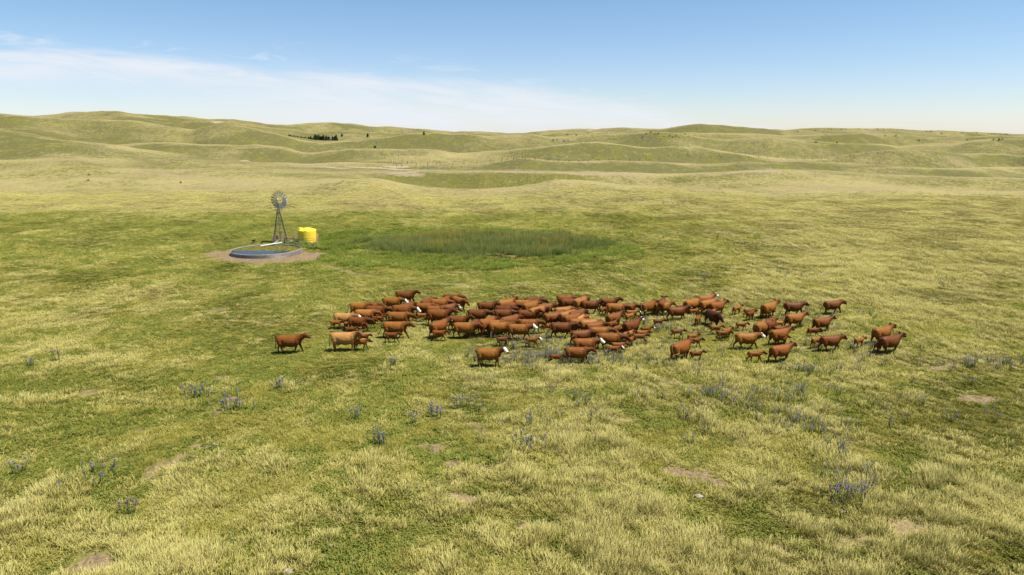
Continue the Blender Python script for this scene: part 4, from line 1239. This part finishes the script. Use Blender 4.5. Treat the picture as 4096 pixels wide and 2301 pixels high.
def bovine(name, calf=False, gait=(0.3, -0.25, -0.2, 0.3), lift=(0, 0, 0, 0), head='level', yaw=0.0, tail='down', voxel=None):
    """gait: foot offsets left fore, right fore, left hind, right hind (metres, adult scale)"""
    mb = MB()
    if not calf:
        st_ = [(-.90,1.13,.06,.07),(-.87,1.11,.13,.14),(-.79,1.055,.205,.225),(-.64,1.01,.26,.295),(-.47,.965,.275,.335),(-.24,.905,.325,.39),(.00,.875,.35,.42),(.22,.88,.335,.415),(.42,.915,.285,.38),(.58,.95,.235,.345),(.72,.995,.18,.275),(.82,1.035,.12,.19)]
        legr = 1.0; hipz = .88; neck0 = Vector((.66, 0, 1.10)); nr = (.27, .25, .20, .155); hs = 1.0; LEG = 1.0; fx, hx = .52, -.60; hw, fw = .17, .15
    else:
        st_ = [(-.47,.69,.05,.06),(-.44,.67,.09,.12),(-.38,.65,.125,.155),(-.26,.635,.135,.16),(-.10,.62,.14,.165),(.06,.615,.14,.17),(.20,.62,.135,.17),(.32,.635,.115,.16),(.40,.65,.08,.12)]
        legr = .52; hipz = .58; neck0 = Vector((.30, 0, .70)); nr = (.13, .11, .085, .078); hs = .62; LEG = .66; fx, hx = .26, -.33; hw, fw = .085, .075
    mb.loft([ell_ring((x, 0, z - .01), w_ * 1.10, h_ * 1.03) for x, z, w_, h_ in st_])
    # neck and head
    hd = {'level': (.39, .06), 'up': (.37, .17), 'low': (.42, -.08), 'graze': (.38, -.60)}[head]
    k_ = 1.0 if not calf else .58
    ny = Matrix.Rotation(yaw * .45, 3, 'Z'); hy = Matrix.Rotation(yaw, 3, 'Z')
    n1_ = neck0 + ny @ Vector((hd[0] * .5 * k_, 0, hd[1] * .45 * k_))
    n2 = neck0 + ny @ Vector((hd[0] * k_, 0, hd[1] * k_))
    mb.tube([neck0 - Vector((.10 * k_, 0, .06 * k_)), neck0, n1_, n2], list(nr), 14)
    hp = {'level': -.52, 'up': -.40, 'low': -.68, 'graze': -1.15}[head]
    hdir = hy @ Vector((math.cos(hp), 0, math.sin(hp))); hup = hy @ Vector((-math.sin(hp), 0, math.cos(hp))); hsd = hy @ Vector((0, 1, 0))
    poll = n2 + hup * .035 * hs
    HS = [(-.09,.09,.10,0),(-.02,.128,.145,-.01),(.08,.135,.165,-.03),(.17,.118,.148,-.04),(.26,.098,.120,-.045),(.35,.094,.105,-.045),(.41,.090,.092,-.045),(.445,.06,.06,-.045)]
    rings = []
    for a, w_, h_, dz in HS:
        c_ = poll + hdir * a * hs + hup * dz * hs
        rings.append([c_ + hsd * math.cos(2 * math.pi * k / 14) * w_ * hs + hup * math.sin(2 * math.pi * k / 14) * h_ * hs for k in range(14)])
    mb.loft(rings)
    # muscles
    if not calf:
        for s_ in (-1, 1):
            mb.ball((-.66, s_ * .18, .92), (.20, .13, .30), 12, 8)
            mb.ball((.50, s_ * .20, .92), (.14, .12, .28), 12, 8)
        mb.ball((-.42, 0, .54), (.17, .13, .13), 12, 8)                # udder
        mb.ball((.66, 0, .80), (.16, .12, .17), 10, 7)                 # brisket
    else:
        for s_ in (-1, 1):
            mb.ball((-.34, s_ * .075, .56), (.11, .07, .14), 10, 7); mb.ball((.24, s_ * .075, .58), (.09, .06, .13), 10, 7)
    feet = []
    for i, s_ in enumerate((1, -1, 1, -1)):
        dx = gait[i] * (1 if not calf else .62); lf = lift[i] * (1 if not calf else .62)
        fz = 1.0 if not calf else 1.0
        if i < 2:
            pts = [(fx, s_ * fw, hipz * .92), (fx + .02 * legr + dx * .22, s_ * fw, .63 * LEG), (fx + .03 * legr + dx * .55 + lf * .5, s_ * (fw - .02 * legr), .37 * LEG + lf * .45), (fx + dx * .92 - lf * .2, s_ * (fw - .02 * legr), .11 * LEG + lf), (fx + .04 * legr + dx - lf * .3, s_ * (fw - .02 * legr), .0 + lf)]
            rd = [.13, .100, .062, .045, .058]
        else:
            pts = [(hx, s_ * hw, hipz), (hx + .12 * legr + dx * .2, s_ * (hw + .02 * legr), .64 * LEG), (hx - .10 * legr + dx * .62, s_ * hw, .42 * LEG + lf * .5), (hx - .05 * legr + dx * .95, s_ * (hw - .01), .12 * LEG + lf), (hx - .0 + dx * 1.0, s_ * (hw - .01), .0 + lf)]
            rd = [.17, .125, .060, .045, .056]
            if not calf:
                pts = [(hx - .02, s_ * .15, .98), (hx - .04 + dx * .1, s_ * .18, .76), (hx - .02 + dx * .35, s_ * .175, .60)] + pts[2:]
                rd = [.17, .165, .105, .060, .045, .056]
        mb.tube(pts, [q * (legr if not calf else legr * 1.02) for q in rd], 10)
        feet.append(pts[-1])
    me_ = mb.mesh('tmp')
    o = bpy.data.objects.new('tmp', me_); C.objects.link(o)
    md = o.modifiers.new('r', 'REMESH'); md.mode = 'VOXEL'; md.voxel_size = voxel or (.034 if not calf else .021)
    md = o.modifiers.new('s', 'SMOOTH'); md.iterations = 2; md.factor = .5
    dg = bpy.context.evaluated_depsgraph_get()
    ev = o.evaluated_get(dg)
    bm_ = bpy.data.meshes.new_from_object(ev)
    n = len(bm_.vertices); co = np.zeros(n * 3, np.float32); bm_.vertices.foreach_get('co', co); co = co.reshape(-1, 3)
    npoly = len(bm_.polygons)
    lv = np.zeros(len(bm_.loops), np.int32); bm_.loops.foreach_get('vertex_index', lv)
    ls = np.zeros(npoly, np.int32); bm_.polygons.foreach_get('loop_start', ls); lt_ = np.zeros(npoly, np.int32); bm_.polygons.foreach_get('loop_total', lt_)
    faces = [tuple(lv[a:a + b]) for a, b in zip(ls.tolist(), lt_.tolist())]
    bpy.data.objects.remove(o)
    out = MB(); out.v = [tuple(map(float, q)) for q in co]; out.f = faces; out.mi = [0] * npoly
    rel = co - np.array(poll); tq = rel @ np.array(hdir) / hs; sq = np.linalg.norm(rel - np.outer(rel @ np.array(hdir), np.array(hdir)), axis=1)
    uq = rel @ np.array(hup) / hs
    face_t = np.where((sq < .20 * hs) & (tq > -.03), np.clip(.30 + tq / .60 + uq * 2.2, 0, 1), 0)
    face_t = np.where(tq > .40, .1, face_t)
    pale = np.zeros(n); dark = np.zeros(n); light = np.zeros(n)
    if not calf:
        pale = np.clip(1 - np.linalg.norm((co - np.array((-.42, 0, .48))) / np.array((.17, .13, .13)), axis=1), 0, 1) * 1.6
    for q in feet:
        dark = np.maximum(dark, ((np.linalg.norm(co[:, :2] - np.array(q[:2]), axis=1) < .09 * k_) & (co[:, 2] < q[2] + .045 * k_)) * .8)
    dark = np.maximum(dark, (tq > .40) * (sq < .14 * hs) * .35)
    kk = 1.0 if not calf else .56
    ss_ = lambda a, b, v: np.clip((v - a) / (b - a), 0, 1)
    coat_shade = np.maximum(ss_(.42, .85, co[:, 0] / kk), 1 - ss_(.42, .86, co[:, 2] / (1.0 if not calf else .62))) * .9  # dark neck and legs, plus underside shade painted into the lower trunk
    extra = []
    def grow_attr(k0, d=0., l=0.):
        extra.append((len(out.v) - k0, d, l))
    # ears, eyes
    for s_ in (-1, 1):
        k0 = len(out.v)
        e0 = poll + hsd * s_ * .09 * hs + hup * .055 * hs; e1 = e0 + (hsd * s_ * .25 - hdir * .03 + hup * .02) * hs
        mid_ = (e0 + e1) / 2
        out.loft([[e0 + hup * a * .025 * hs + hdir * b * .02 * hs for a, b in ((1, 0), (0, 1), (-1, 0), (0, -1))],
                  [mid_ + hup * a * .085 * hs + hdir * b * .03 * hs for a, b in ((1, 0), (0, 1), (-1, 0), (0, -1))],
                  [e1 + hup * a * .012 * hs + hdir * b * .01 * hs for a, b in ((1, 0), (0, 1), (-1, 0), (0, -1))]])
        grow_attr(k0, .25)
        k0 = len(out.v)
        out.ball(poll + hdir * .12 * hs + hsd * s_ * .118 * hs + hup * .03 * hs, .026 * hs, 6, 5); grow_attr(k0, 1.)
    # tail
    z0 = 1.20 if not calf else .73; x0 = -.88 if not calf else -.46; q = 1.0 if not calf else .55
    tl = {'down': [(0, 0, 0), (-.06, 0, -.10), (-.07, 0, -.35), (-.08, .01, -.60), (-.10, .02, -.74), (-.11, .02, -.88)],
          'back': [(0, 0, 0), (-.09, 0, -.08), (-.15, 0, -.32), (-.22, 0, -.58), (-.33, 0, -.78), (-.42, .0, -.92)],
          'swing': [(0, 0, 0), (-.09, -.02, -.10), (-.12, -.10, -.35), (-.04, -.24, -.52), (.10, -.34, -.50), (.24, -.38, -.42)],
          'curl': [(0, 0, 0), (-.10, -.02, -.02), (-.14, -.08, -.18), (-.06, -.22, -.34), (.06, -.30, -.30), (.14, -.30, -.16)],
          'out': [(0, 0, 0), (-.12, 0, .06), (-.28, 0, .05), (-.42, .02, -.04), (-.52, .03, -.14), (-.60, .03, -.26)]}[tail]
    k0 = len(out.v)
    P_ = [Vector((x0 + a * q, b * q, z0 + c_ * q)) for a, b, c_ in tl]
    out.tube(P_[:4], [.034 * q, .026 * q, .019 * q, .017 * q], 7); grow_attr(k0, 0, .35 if tail in ('swing', 'curl') else 0.)
    k0 = len(out.v)
    out.tube(P_[3:], [.018 * q, .040 * q, .012 * q], 7); grow_attr(k0, 0, .9 if tail in ('swing', 'curl') else .1)
    if not calf:
        k0 = len(out.v)
        for a, b in ((.04, .05), (.04, -.05), (-.05, .05), (-.05, -.05)):
            out.tube([(-.42 + a, b, .44), (-.42 + a, b, .37)], [.022, .016], 6)
        grow_attr(k0)
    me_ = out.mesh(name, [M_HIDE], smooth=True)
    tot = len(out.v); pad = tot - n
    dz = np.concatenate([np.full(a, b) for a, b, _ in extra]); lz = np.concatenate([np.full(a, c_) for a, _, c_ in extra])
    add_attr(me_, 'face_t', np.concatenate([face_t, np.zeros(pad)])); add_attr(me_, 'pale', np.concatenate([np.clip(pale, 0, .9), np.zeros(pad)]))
    add_attr(me_, 'coat_shade', np.concatenate([coat_shade, np.full(pad, .6)])); add_attr(me_, 'dark', np.concatenate([dark, dz])); add_attr(me_, 'light', np.concatenate([light, lz]))
    return me_, poll + hdir * .02 * hs - hsd * .17 * hs + hup * .03 * hs, (poll + hdir * .43 * hs)

W1 = (.34, -.26, -.22, .26); W2 = (-.24, .32, .24, -.20); W3 = (.12, -.10, -.08, .12)
POSE = {   # name: mesh, ear-tag spot, nose
 'w1': bovine('cow', gait=W1, lift=(0, .0, 0, 0), tail='down'),
 'w2': bovine('cow', gait=W2, lift=(.05, 0, 0, 0), head='level', tail='back'),
 'wu': bovine('cow', gait=W1, head='up', tail='down'),
 'wb': bovine('cow', gait=(.40, -.32, -.30, .34), head='level', tail='back'),
 'lo': bovine('cow', gait=W2, head='low', tail='down'),
 'gz': bovine('cow', gait=W3, head='graze', tail='down'),
 'tc': bovine('cow', gait=W3, head='up', yaw=-.75, tail='down'),
 'ta': bovine('cow', gait=W1, head='level', yaw=.5, tail='down'),
 'sw': bovine('cow', gait=W3, head='level', tail='swing'),
 'cu': bovine('cow', gait=W1, head='low', tail='curl'),
 'c1': bovine('calf', True, gait=W1, head='level', tail='down'),
 'c2': bovine('calf', True, gait=W2, lift=(.08, 0, 0, .03), head='level', tail='down'),
 'cu_': bovine('calf', True, gait=W3, head='up', tail='down'),
 'co': bovine('calf', True, gait=W2, head='level', tail='out'),
 'cg': bovine('calf', True, gait=(.55, .42, -.52, -.38), lift=(.14, .04, 0, .0), head='level', tail='out'),
}
COL = {   # hide colours, white-face share goes in the alpha
 'r': (.185, .063, .011), 'o': (.235, .092, .016), 'd': (.135, .043, .009), 'm': (.118, .038, .010), 't': (.36, .180, .056), 'l': (.275, .115, .026), 'b': (.150, .050, .010), 'k': (.085, .027, .009)}
M_TAG_R = simple('red_tag', (0.65, 0.04, 0.06), .5); M_TAG_Y = simple('yellow_tag', (0.85, 0.55, 0.03), .5)

def proj(P_):
    dx, dy, dz = P_[0], P_[1], P_[2] - CH
    zc = dy * CP - dz * SP; yc = dy * SP + dz * CP
    return 2048 + F * dx / zc, 1150.5 - F * yc / zc

def place(kind, xr, xn, yb, pose, col, face, sgn, label, tagc=None, force=None):
    calf = kind == 'C'
    me_, ear, nose = POSE[pose]
    bz = 1.315 if not calf else .79
    rumpx = -.90 if not calf else -.47
    bx = -.1 if not calf else 0.0
    best = None
    for s_ in (1.02, .96, .91, 1.07):
      for dg_ in range(0, 76, 3):
        if force is not None: dg_ = force
        a = R(dg_) * (1 if sgn == 'a' else -1)
        ca, sa = math.cos(a), math.sin(a)
        # depth from the line of the back
        py = yb; X0 = xr
        d = ray((xr + xn) / 2, py)
        x_, y_ = 0, 0; zt = bz * s_
        for _ in range(3):
            g0 = H(x_, y_) if y_ else 0.0
            q = (CH - g0 - zt) / -d[2]; x_, y_ = d[0] * q, d[1] * q
        for _ in range(4):
            rp = [x_ + s_ * ca * rumpx, y_ + s_ * sa * rumpx, g0 + 1.05 * s_ * (1 if not calf else .6)]
            side = 0.0
            if sgn == 'a' or True:      # rear quarter width shows on the left when turned
                side = -abs(sa) * (.20 if not calf else .1) * s_
            ppx = proj((rp[0] + side, rp[1], rp[2]))[0]
            zc = y_ * CP + 13 * SP
            x_ += (xr - ppx) * zc / F
        npt = (x_ + s_ * (ca * nose[0] - sa * nose[1]), y_ + s_ * (sa * nose[0] + ca * nose[1]), g0 + nose[2] * s_)
        err = abs(proj(npt)[0] - xn) + abs(s_ - 1.02) * 30 + dg_ * .30
        if best is None or err < best[0]: best = (err, x_, y_, a, s_)
        if force is not None: break
    _, x_, y_, a, s_ = best
    a += R(random.uniform(-3, 3))
    o = bpy.data.objects.new('calf' if calf else 'cow', me_); C.objects.link(o)
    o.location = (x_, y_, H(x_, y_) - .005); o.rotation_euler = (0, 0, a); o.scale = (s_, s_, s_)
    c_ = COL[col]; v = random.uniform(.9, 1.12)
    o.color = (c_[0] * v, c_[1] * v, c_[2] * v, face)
    tag(o, label, 'calf' if calf else 'cow', 'calves walking with the herd' if calf else 'cows of the walking herd')
    if tagc:
        mb = MB(); mb.box(tuple(ear), (.012, .02, .07) if calf else (.07, .02, .085))
        mb.build('ear_tag', M_TAG_R if tagc == 'R' else M_TAG_Y, o)
    return o

# kind, rump x, nose x, back y (photograph pixels), pose, colour, white face share, turned away/toward, label[, tag][, forced heading]
HERD = [
('A',1102,1244,1339,'wu','r',0,'a','lone red brown cow walking last at the far left end of the herd'),
('A',1320,1456,1328,'tc','t',0,'a','light tan cow looking round, second from the left in the front row'),
('C',1430,1479,1336,'c1','b',0,'a','brown calf half hidden behind the head of the light tan cow'),
('C',1414,1491,1357,'c1','r',0,'a','red brown calf walking in front of the light tan cow'),
('C',1321,1382,1281,'co','l',0,'a','pale calf with swinging tail at the left edge of the herd'),
('A',1334,1451,1252,'lo','t',.95,'a','tan cow with white muzzle behind the pale calf at the left edge'),
('A',1392,1500,1267,'lo','b',0,'a','brown cow flanked by calves just right of the pale calf'),
('C',1450,1513,1275,'c1','r',0,'a','calf with dark legs walking right of the calf flanked brown cow'),
('C',1424,1472,1288,'c1','r',0,'t','calf facing outward in front of the calf flanked brown cow'),
('C',1373,1400,1284,'cu_','b',0,'a','calf seen from behind between the pale calf and the brown cow',None,62),
('C',1380,1443,1308,'c2','b',0,'a','dark calf directly above the light tan cow of the front row'),
('A',1399,1500,1211,'w2','o',0,'a','orange cow flicking its tail at the upper left corner of the herd'),
('A',1448,1545,1209,'lo','r',.5,'a','red cow with speckled white face next to the tail flicking orange cow'),
('A',1462,1578,1222,'lo','b',0,'a','dark headed cow in front of the speckled faced red cow'),
('A',1420,1533,1237,'lo','l',0,'a','light orange cow with tail lying along its back at the left'),
('A',1530,1634,1189,'lo','o',1,'a','orange cow with bright white face below the topmost dark cow'),
('A',1583,1684,1164,'wu','d',0,'a','topmost dark brown cow standing highest in the left of the herd'),
('A',1568,1685,1220,'lo','r',.9,'a','red cow with white muzzle lowered in the left middle of the herd'),
('A',1590,1668,1212,'lo','d',0,'a','dark back showing behind the red cow with lowered white muzzle'),
('A',1549,1668,1247,'lo','o',0,'a','mottled orange cow below the lowered white muzzle cow'),
('C',1495,1549,1255,'c1','b',0,'a','upper of two calves squeezed beside the mottled orange cow'),
('C',1493,1546,1264,'cu_','r',0,'a','lower of two calves squeezed beside the mottled orange cow'),
('A',1532,1657,1286,'wb','o',0,'a','orange brown cow striding wide above a small calf at the left'),
('C',1541,1611,1330,'c1','b',0,'a','small calf walking in the open below the wide striding cow'),
('A',1773,1866,1177,'lo','d',0,'a','dark cow at the top edge, left of the open gap in the herd'),
('A',1739,1815,1188,'lo','b',0,'a','cow nearly hidden left of the dark cow at the top edge'),
('A',1806,1880,1189,'lo','o',0,'t','orange cow angling toward the viewer at the left of the open gap'),
('A',1675,1750,1193,'lo','d',0,'a','dark cow partly hidden behind the top row orange cow'),
('A',1722,1827,1195,'lo','o',0,'a','orange cow second from the left in the back row group'),
('A',1663,1758,1211,'lo','r',0,'a','cow right of the white muzzles in the left middle of the herd'),
('A',1751,1842,1217,'lo','b',.95,'a','brown cow with low white face below the cow angling to the viewer'),
('A',1705,1803,1222,'lo','r',.45,'a','cow with white nose tip right behind the largest dark orange cow'),
('A',1708,1833,1237,'wu','r',0,'a','largest dark orange cow with head held up in the left middle'),
('C',1668,1716,1253,'c2','l',0,'a','calf walking under the nose of the mottled orange cow'),
('A',1791,1892,1263,'wu','b',0,'a','cow with raised head between the largest dark orange cow and two front cows'),
('A',1712,1811,1282,'w1','r',.3,'a','red cow with curved tail and white blaze above a calf'),
('C',1729,1801,1321,'c2','r',0,'a','calf walking just below the red cow with curved tail'),
('A',1813,1935,1289,'wb','o',0,'a','front row orange brown cow striding with long hanging tail'),
('A',1860,1925,1284,'lo','d',0,'a','dark cow behind the head of the long tailed striding cow'),
('A',1869,1980,1237,'lo','d',.05,'a','dark cow with white poll spot in the centre left of the herd'),
('A',1909,2012,1207,'wu','d',0,'a','dark cow with hanging tail right of the open gap'),
('A',1986,2073,1197,'wu','o',0,'a','orange cow in the back row right of the open gap'),
('A',2000,2100,1209,'lo','r',0,'a','red cow with dark head below the back row orange cow'),
('A',2057,2150,1199,'w1','o',0,'a','orange cow with a tail raised at its rump in the back row'),
('A',2099,2198,1190,'lo','d',0,'a','dark cow highest in the centre of the back row'),
('A',2083,2172,1206,'lo','o',0,'a','orange cow just below the highest centre cow'),
('A',2142,2235,1214,'lo','r',0,'a','red cow reaching its head out below the centre back row'),
('A',2109,2200,1226,'lo','l',0,'a','light orange back in the upper centre of the herd'),
('A',1980,2078,1222,'lo','m',0,'a','dark maroon cow, upper of a stacked pair left of centre'),
('A',1976,2075,1237,'lo','m',0,'a','dark maroon cow, lower of a stacked pair left of centre'),
('A',2070,2175,1239,'wu','d',0,'a','dark cow with head raised in the centre of the herd'),
('A',1997,2095,1262,'lo','b',0,'a','brown cow with a red tag in the lower centre left','R'),
('A',1912,1992,1271,'lo','r',0,'a','cow back showing behind the orange front cows left of centre'),
('A',1931,2036,1279,'lo','o',0,'a','orange cow behind the cow with a pale kicked hind leg'),
('A',1955,2066,1288,'w1','o',0,'a','orange cow in the front row with a pale kicked hind leg'),
('A',2030,2149,1295,'w1','o',1,'a','front row orange cow with white face and white belly patch'),
('A',2076,2184,1276,'lo','r',0,'a','red cow right behind the front row white faced orange cow'),
('C',2166,2222,1296,'c1','o',0,'a','calf half hidden behind the rump of the dark front row cow'),
('A',2202,2320,1289,'w2','d',0,'a','very dark cow in the front row at the centre'),
('A',2171,2268,1250,'lo','r',0,'a','red cow with dark head above the very dark centre cow'),
('C',1986,2048,1348,'c2','b',0,'a','running dark calf in the open above the tan white faced cow'),
('C',2103,2170,1350,'co','r',.85,'a','calf with white face and red ear tag at the flower patch','R'),
('A',1902,2035,1392,'tc','o',.8,'a','tan orange cow with white face nearest the viewer in the lower middle','R'),
('C',2199,2262,1417,'cg','b',0,'a','calf with spread legs pressing behind the nearest red cow at the flowers'),
('A',2259,2387,1388,'w1','r',0,'a','nearest red cow walking in the purple flower patch'),
('A',2292,2418,1353,'w2','r',1,'a','red cow with large white face behind the nearest red cow'),
('A',2280,2392,1320,'cu','d',0,'a','dark cow with tail curled on its rump above the large white face'),
('A',2390,2524,1331,'cu','r',0,'a','big red cow with pale curled tail above the galloping calf'),
('A',2357,2470,1307,'lo','o',0,'a','orange cow behind the big red cow with pale tail'),
('A',2227,2318,1181,'lo','r',.15,'a','highest cow of the right centre back row'),
('A',2290,2358,1189,'lo','l',0,'a','light orange cow with pale tail in the right centre back row'),
('A',2241,2335,1194,'wu','d',0,'a','very dark cow standing in front of the highest right centre cow'),
('A',2324,2424,1202,'wu','d',0,'a','dark cow with a calf at its head in the right back row'),
('C',2222,2264,1212,'c1','r',0,'a','calf mostly hidden left of the very dark upper cow'),
('A',2214,2310,1227,'lo','l',0,'a','light orange cow with pale flicked tail below the very dark upper cow'),
('A',2192,2272,1244,'lo','r',0,'a','cow with dark head showing in front of the pale tailed cow','Y'),
('A',2232,2320,1243,'lo','l',0,'a','pale back wedged between two dark headed cows right of centre','R'),
('A',2268,2356,1240,'lo','b',0,'a','cow with dark head at the right end of the wedged trio'),
('A',2248,2342,1255,'lo','r',0,'a','red cow directly behind the palest tan cow in the crowd'),
('A',2264,2363,1261,'cu','t',0,'a','palest tan cow with curled tail in the middle of the crowd'),
('A',2277,2385,1274,'lo','o',0,'a','orange cow directly below the palest tan cow'),
('A',2316,2422,1277,'lo','l',0,'a','light orange cow right of the orange cow below the palest one'),
('A',2337,2438,1288,'lo','r',0,'a','red cow with dark head behind the light orange cow, facing calves'),
('C',2430,2474,1285,'cu_','b',0,'a','calf meeting the dark head of a red cow in the right centre'),
('A',2397,2495,1192,'wu','d',0,'a','dark cow with raised head alone at the top right of the crowd'),
('C',2396,2440,1228,'c1','r',0,'a','calf standing between the dark upper cow and the bulky orange cow'),
('A',2425,2532,1213,'lo','o',0,'a','bulky orange cow in the right part of the back rows'),
('A',2472,2567,1214,'lo','d',0,'a','cow with low dark head right of the bulky orange cow'),
('C',2505,2563,1241,'c1','l',.55,'a','pale calf with white muzzle and red tag under the low dark head','R'),
('A',2420,2502,1253,'wu','r',0,'a','red cow right below the bulky orange cow'),
('C',2499,2546,1254,'c2','o',0,'a','calf right beside the red cow below the bulky orange one'),
('A',2487,2578,1281,'wu','d',.9,'a','maroon cow with raised white face at the right edge of the crowd'),
('C',2450,2494,1303,'c1','r',0,'a','calf behind the belly of the maroon white faced cow'),
('C',2472,2530,1314,'c1','b',0,'a','dark brown calf left of the calf cluster below the maroon cow'),
('C',2562,2618,1308,'cu_','b',.5,'a','calf with white muzzle leading the calf cluster'),
('C',2545,2609,1322,'c1','o',0,'a','orange calf just below the white muzzled leading calf'),
('C',2492,2540,1325,'c1','l',0,'a','pale calf in the back of the calf cluster'),
('C',2531,2603,1335,'cg','r',0,'a','calf breaking into a run at the front of the calf cluster'),
('C',2468,2520,1333,'c1','o',0,'a','calf back showing above the big red cow with pale tail'),
('C',2496,2542,1350,'c1','r',0,'a','lowest calf of the cluster beside the big red cow head'),
('C',2447,2519,1370,'co','o',0,'a','calf with tail stretched out above the galloping white faced calf'),
('C',2430,2496,1384,'cg','r',.9,'a','galloping calf with white face at the flower patch'),
('C',2613,2666,1277,'co','b',0,'a','calf with raised tail in the flowers right of the crowd'),
('A',2558,2638,1206,'sw','r',.25,'a','cow swinging a pale tail across its rump at the upper right'),
('A',2632,2662,1199,'wu','b',0,'a','cow whose raised head pokes up between two upper right cows',None,70),
('A',2616,2702,1209,'w1','o',0,'a','orange cow right of the cow swinging its pale tail'),
('A',2670,2767,1227,'wu','d',.35,'a','dark striding cow with white face mark in the upper right'),
('C',2703,2748,1219,'c1','b',0,'a','calf back showing above the dark striding cow'),
('A',2734,2812,1196,'lo','o',0,'a','orange cow left in the tight group of four at upper right'),
('A',2788,2873,1180,'wu','o',1,'a','orange cow with white face topmost of the tight upper right group'),
('A',2796,2880,1198,'lo','o',0,'a','middle cow of the tight upper right group'),
('A',2835,2916,1206,'wu','r',0,'a','red cow with raised head leading the tight upper right group'),
('C',2756,2808,1236,'cu_','r',0,'a','calf below the tight upper right group of cows'),
('C',2828,2870,1239,'c1','o',0,'a','calf back behind the nearly black cow'),
('A',2818,2896,1243,'lo','k',0,'t','nearly black cow facing down toward the viewer at right'),
('C',2780,2815,1266,'cu_','r',0,'a','calf standing tail on at the left flank of the nearly black cow',None,58),
('C',2930,2975,1224,'cu_','o',0,'a','single calf in the open right of the tight upper right group'),
('C',2976,3033,1236,'c1','r',0,'a','rear calf of an overlapping pair at the upper right'),
('C',2986,3026,1245,'c1','b',0,'a','front calf of an overlapping pair at the upper right'),
('C',2686,2747,1317,'c1','r',0,'a','lone calf standing in grass between the crowd and the right cows'),
('C',2749,2804,1336,'cu_','o',0,'a','upper calf above the cow with pale tail tip at lower right'),
('C',2752,2820,1351,'co','r',0,'a','lower calf right above the cow with pale tail tip'),
('A',2680,2792,1366,'sw','r',0,'a','cow seen from behind swinging a pale tail tip at lower right',None,38),
('C',2761,2828,1405,'cu_','b',0,'a','calf in front of the cow with pale tail tip, lowest at right'),
('C',2840,2900,1301,'co','o',0,'a','calf walking below the nearly black cow'),
('C',2867,2935,1323,'c1','b',0,'a','dark calf in front of an overlapping calf pair at right centre'),
('C',2887,2935,1314,'cu_','o',0,'a','orange calf behind the dark calf at right centre'),
('C',2944,3000,1290,'c2','r',0,'a','calf stepping just left of the orange cow turned away'),
('A',2940,3062,1331,'wb','o',1,'a','large orange cow with long white face striding at the right'),
('C',2991,3069,1405,'c1','r',0,'a','lone calf trotting behind the lowest right cow'),
('A',3045,3117,1210,'wu','o',0,'a','orange cow with a calf at its side near the top right'),
('C',3043,3102,1239,'c2','b',0,'a','dark calf walking in front of the top right orange cow'),
('A',3136,3238,1208,'w2','m',0,'a','dark maroon cow walking with long tail near the top right'),
('A',3295,3388,1202,'w2','d',0,'a','dark brown cow alone at the top right end of the herd'),
('A',3141,3238,1254,'wu','o',0,'a','orange cow with raised head below the dark maroon one'),
('A',3013,3090,1285,'w2','o',0,'a','orange cow turned away with a tail flicked left, right side',),
('A',3050,3104,1275,'lo','b',0,'a','brown cow hidden behind the orange cow turned away'),
('C',3094,3152,1283,'c1','l',0,'a','pale calf beside the brown hidden cow at the right'),
('A',3252,3345,1270,'wu','r',0,'a','red cow turned away above the purple flowers far right'),
('C',3231,3291,1312,'c1','b',0,'a','calf just below the red cow above the purple flowers'),
('A',3079,3176,1315,'wu','r',0,'a','red cow turned away with a calf below it, right side'),
('C',3096,3156,1305,'c1','r',0,'a','calf back showing above the red cow turned away'),
('C',3103,3165,1346,'cu_','b',0,'a','dark calf just below the turned away red cow'),
('A',3078,3188,1379,'wu','r',0,'a','lowest cow at the right, red with its head raised'),
('A',3280,3392,1341,'wb','d',0,'a','dark red cow striding wide at the far right'),
('C',3245,3292,1350,'c1','o',0,'a','calf half hidden behind the wide striding far right cow'),
('C',3417,3466,1351,'c1','o',0,'a','small calf alone between the far right cows'),
('A',3490,3586,1307,'wu','o',0,'a','orange cow turned away, upper of the two rightmost cows'),
('A',3520,3620,1342,'wu','d',0,'a','dark red cow calling, lower of the two rightmost cows'),
('C',3497,3536,1367,'c1','d',0,'a','dark calf behind the legs of the rightmost cow'),
]
for row in HERD:
    kind, xr, xn, yb, pose, col, face, sgn, label = row[:9]
    place(kind, xr, xn, yb, pose, col, face, sgn, label, row[9] if len(row) > 9 else None, row[10] if len(row) > 10 else None)
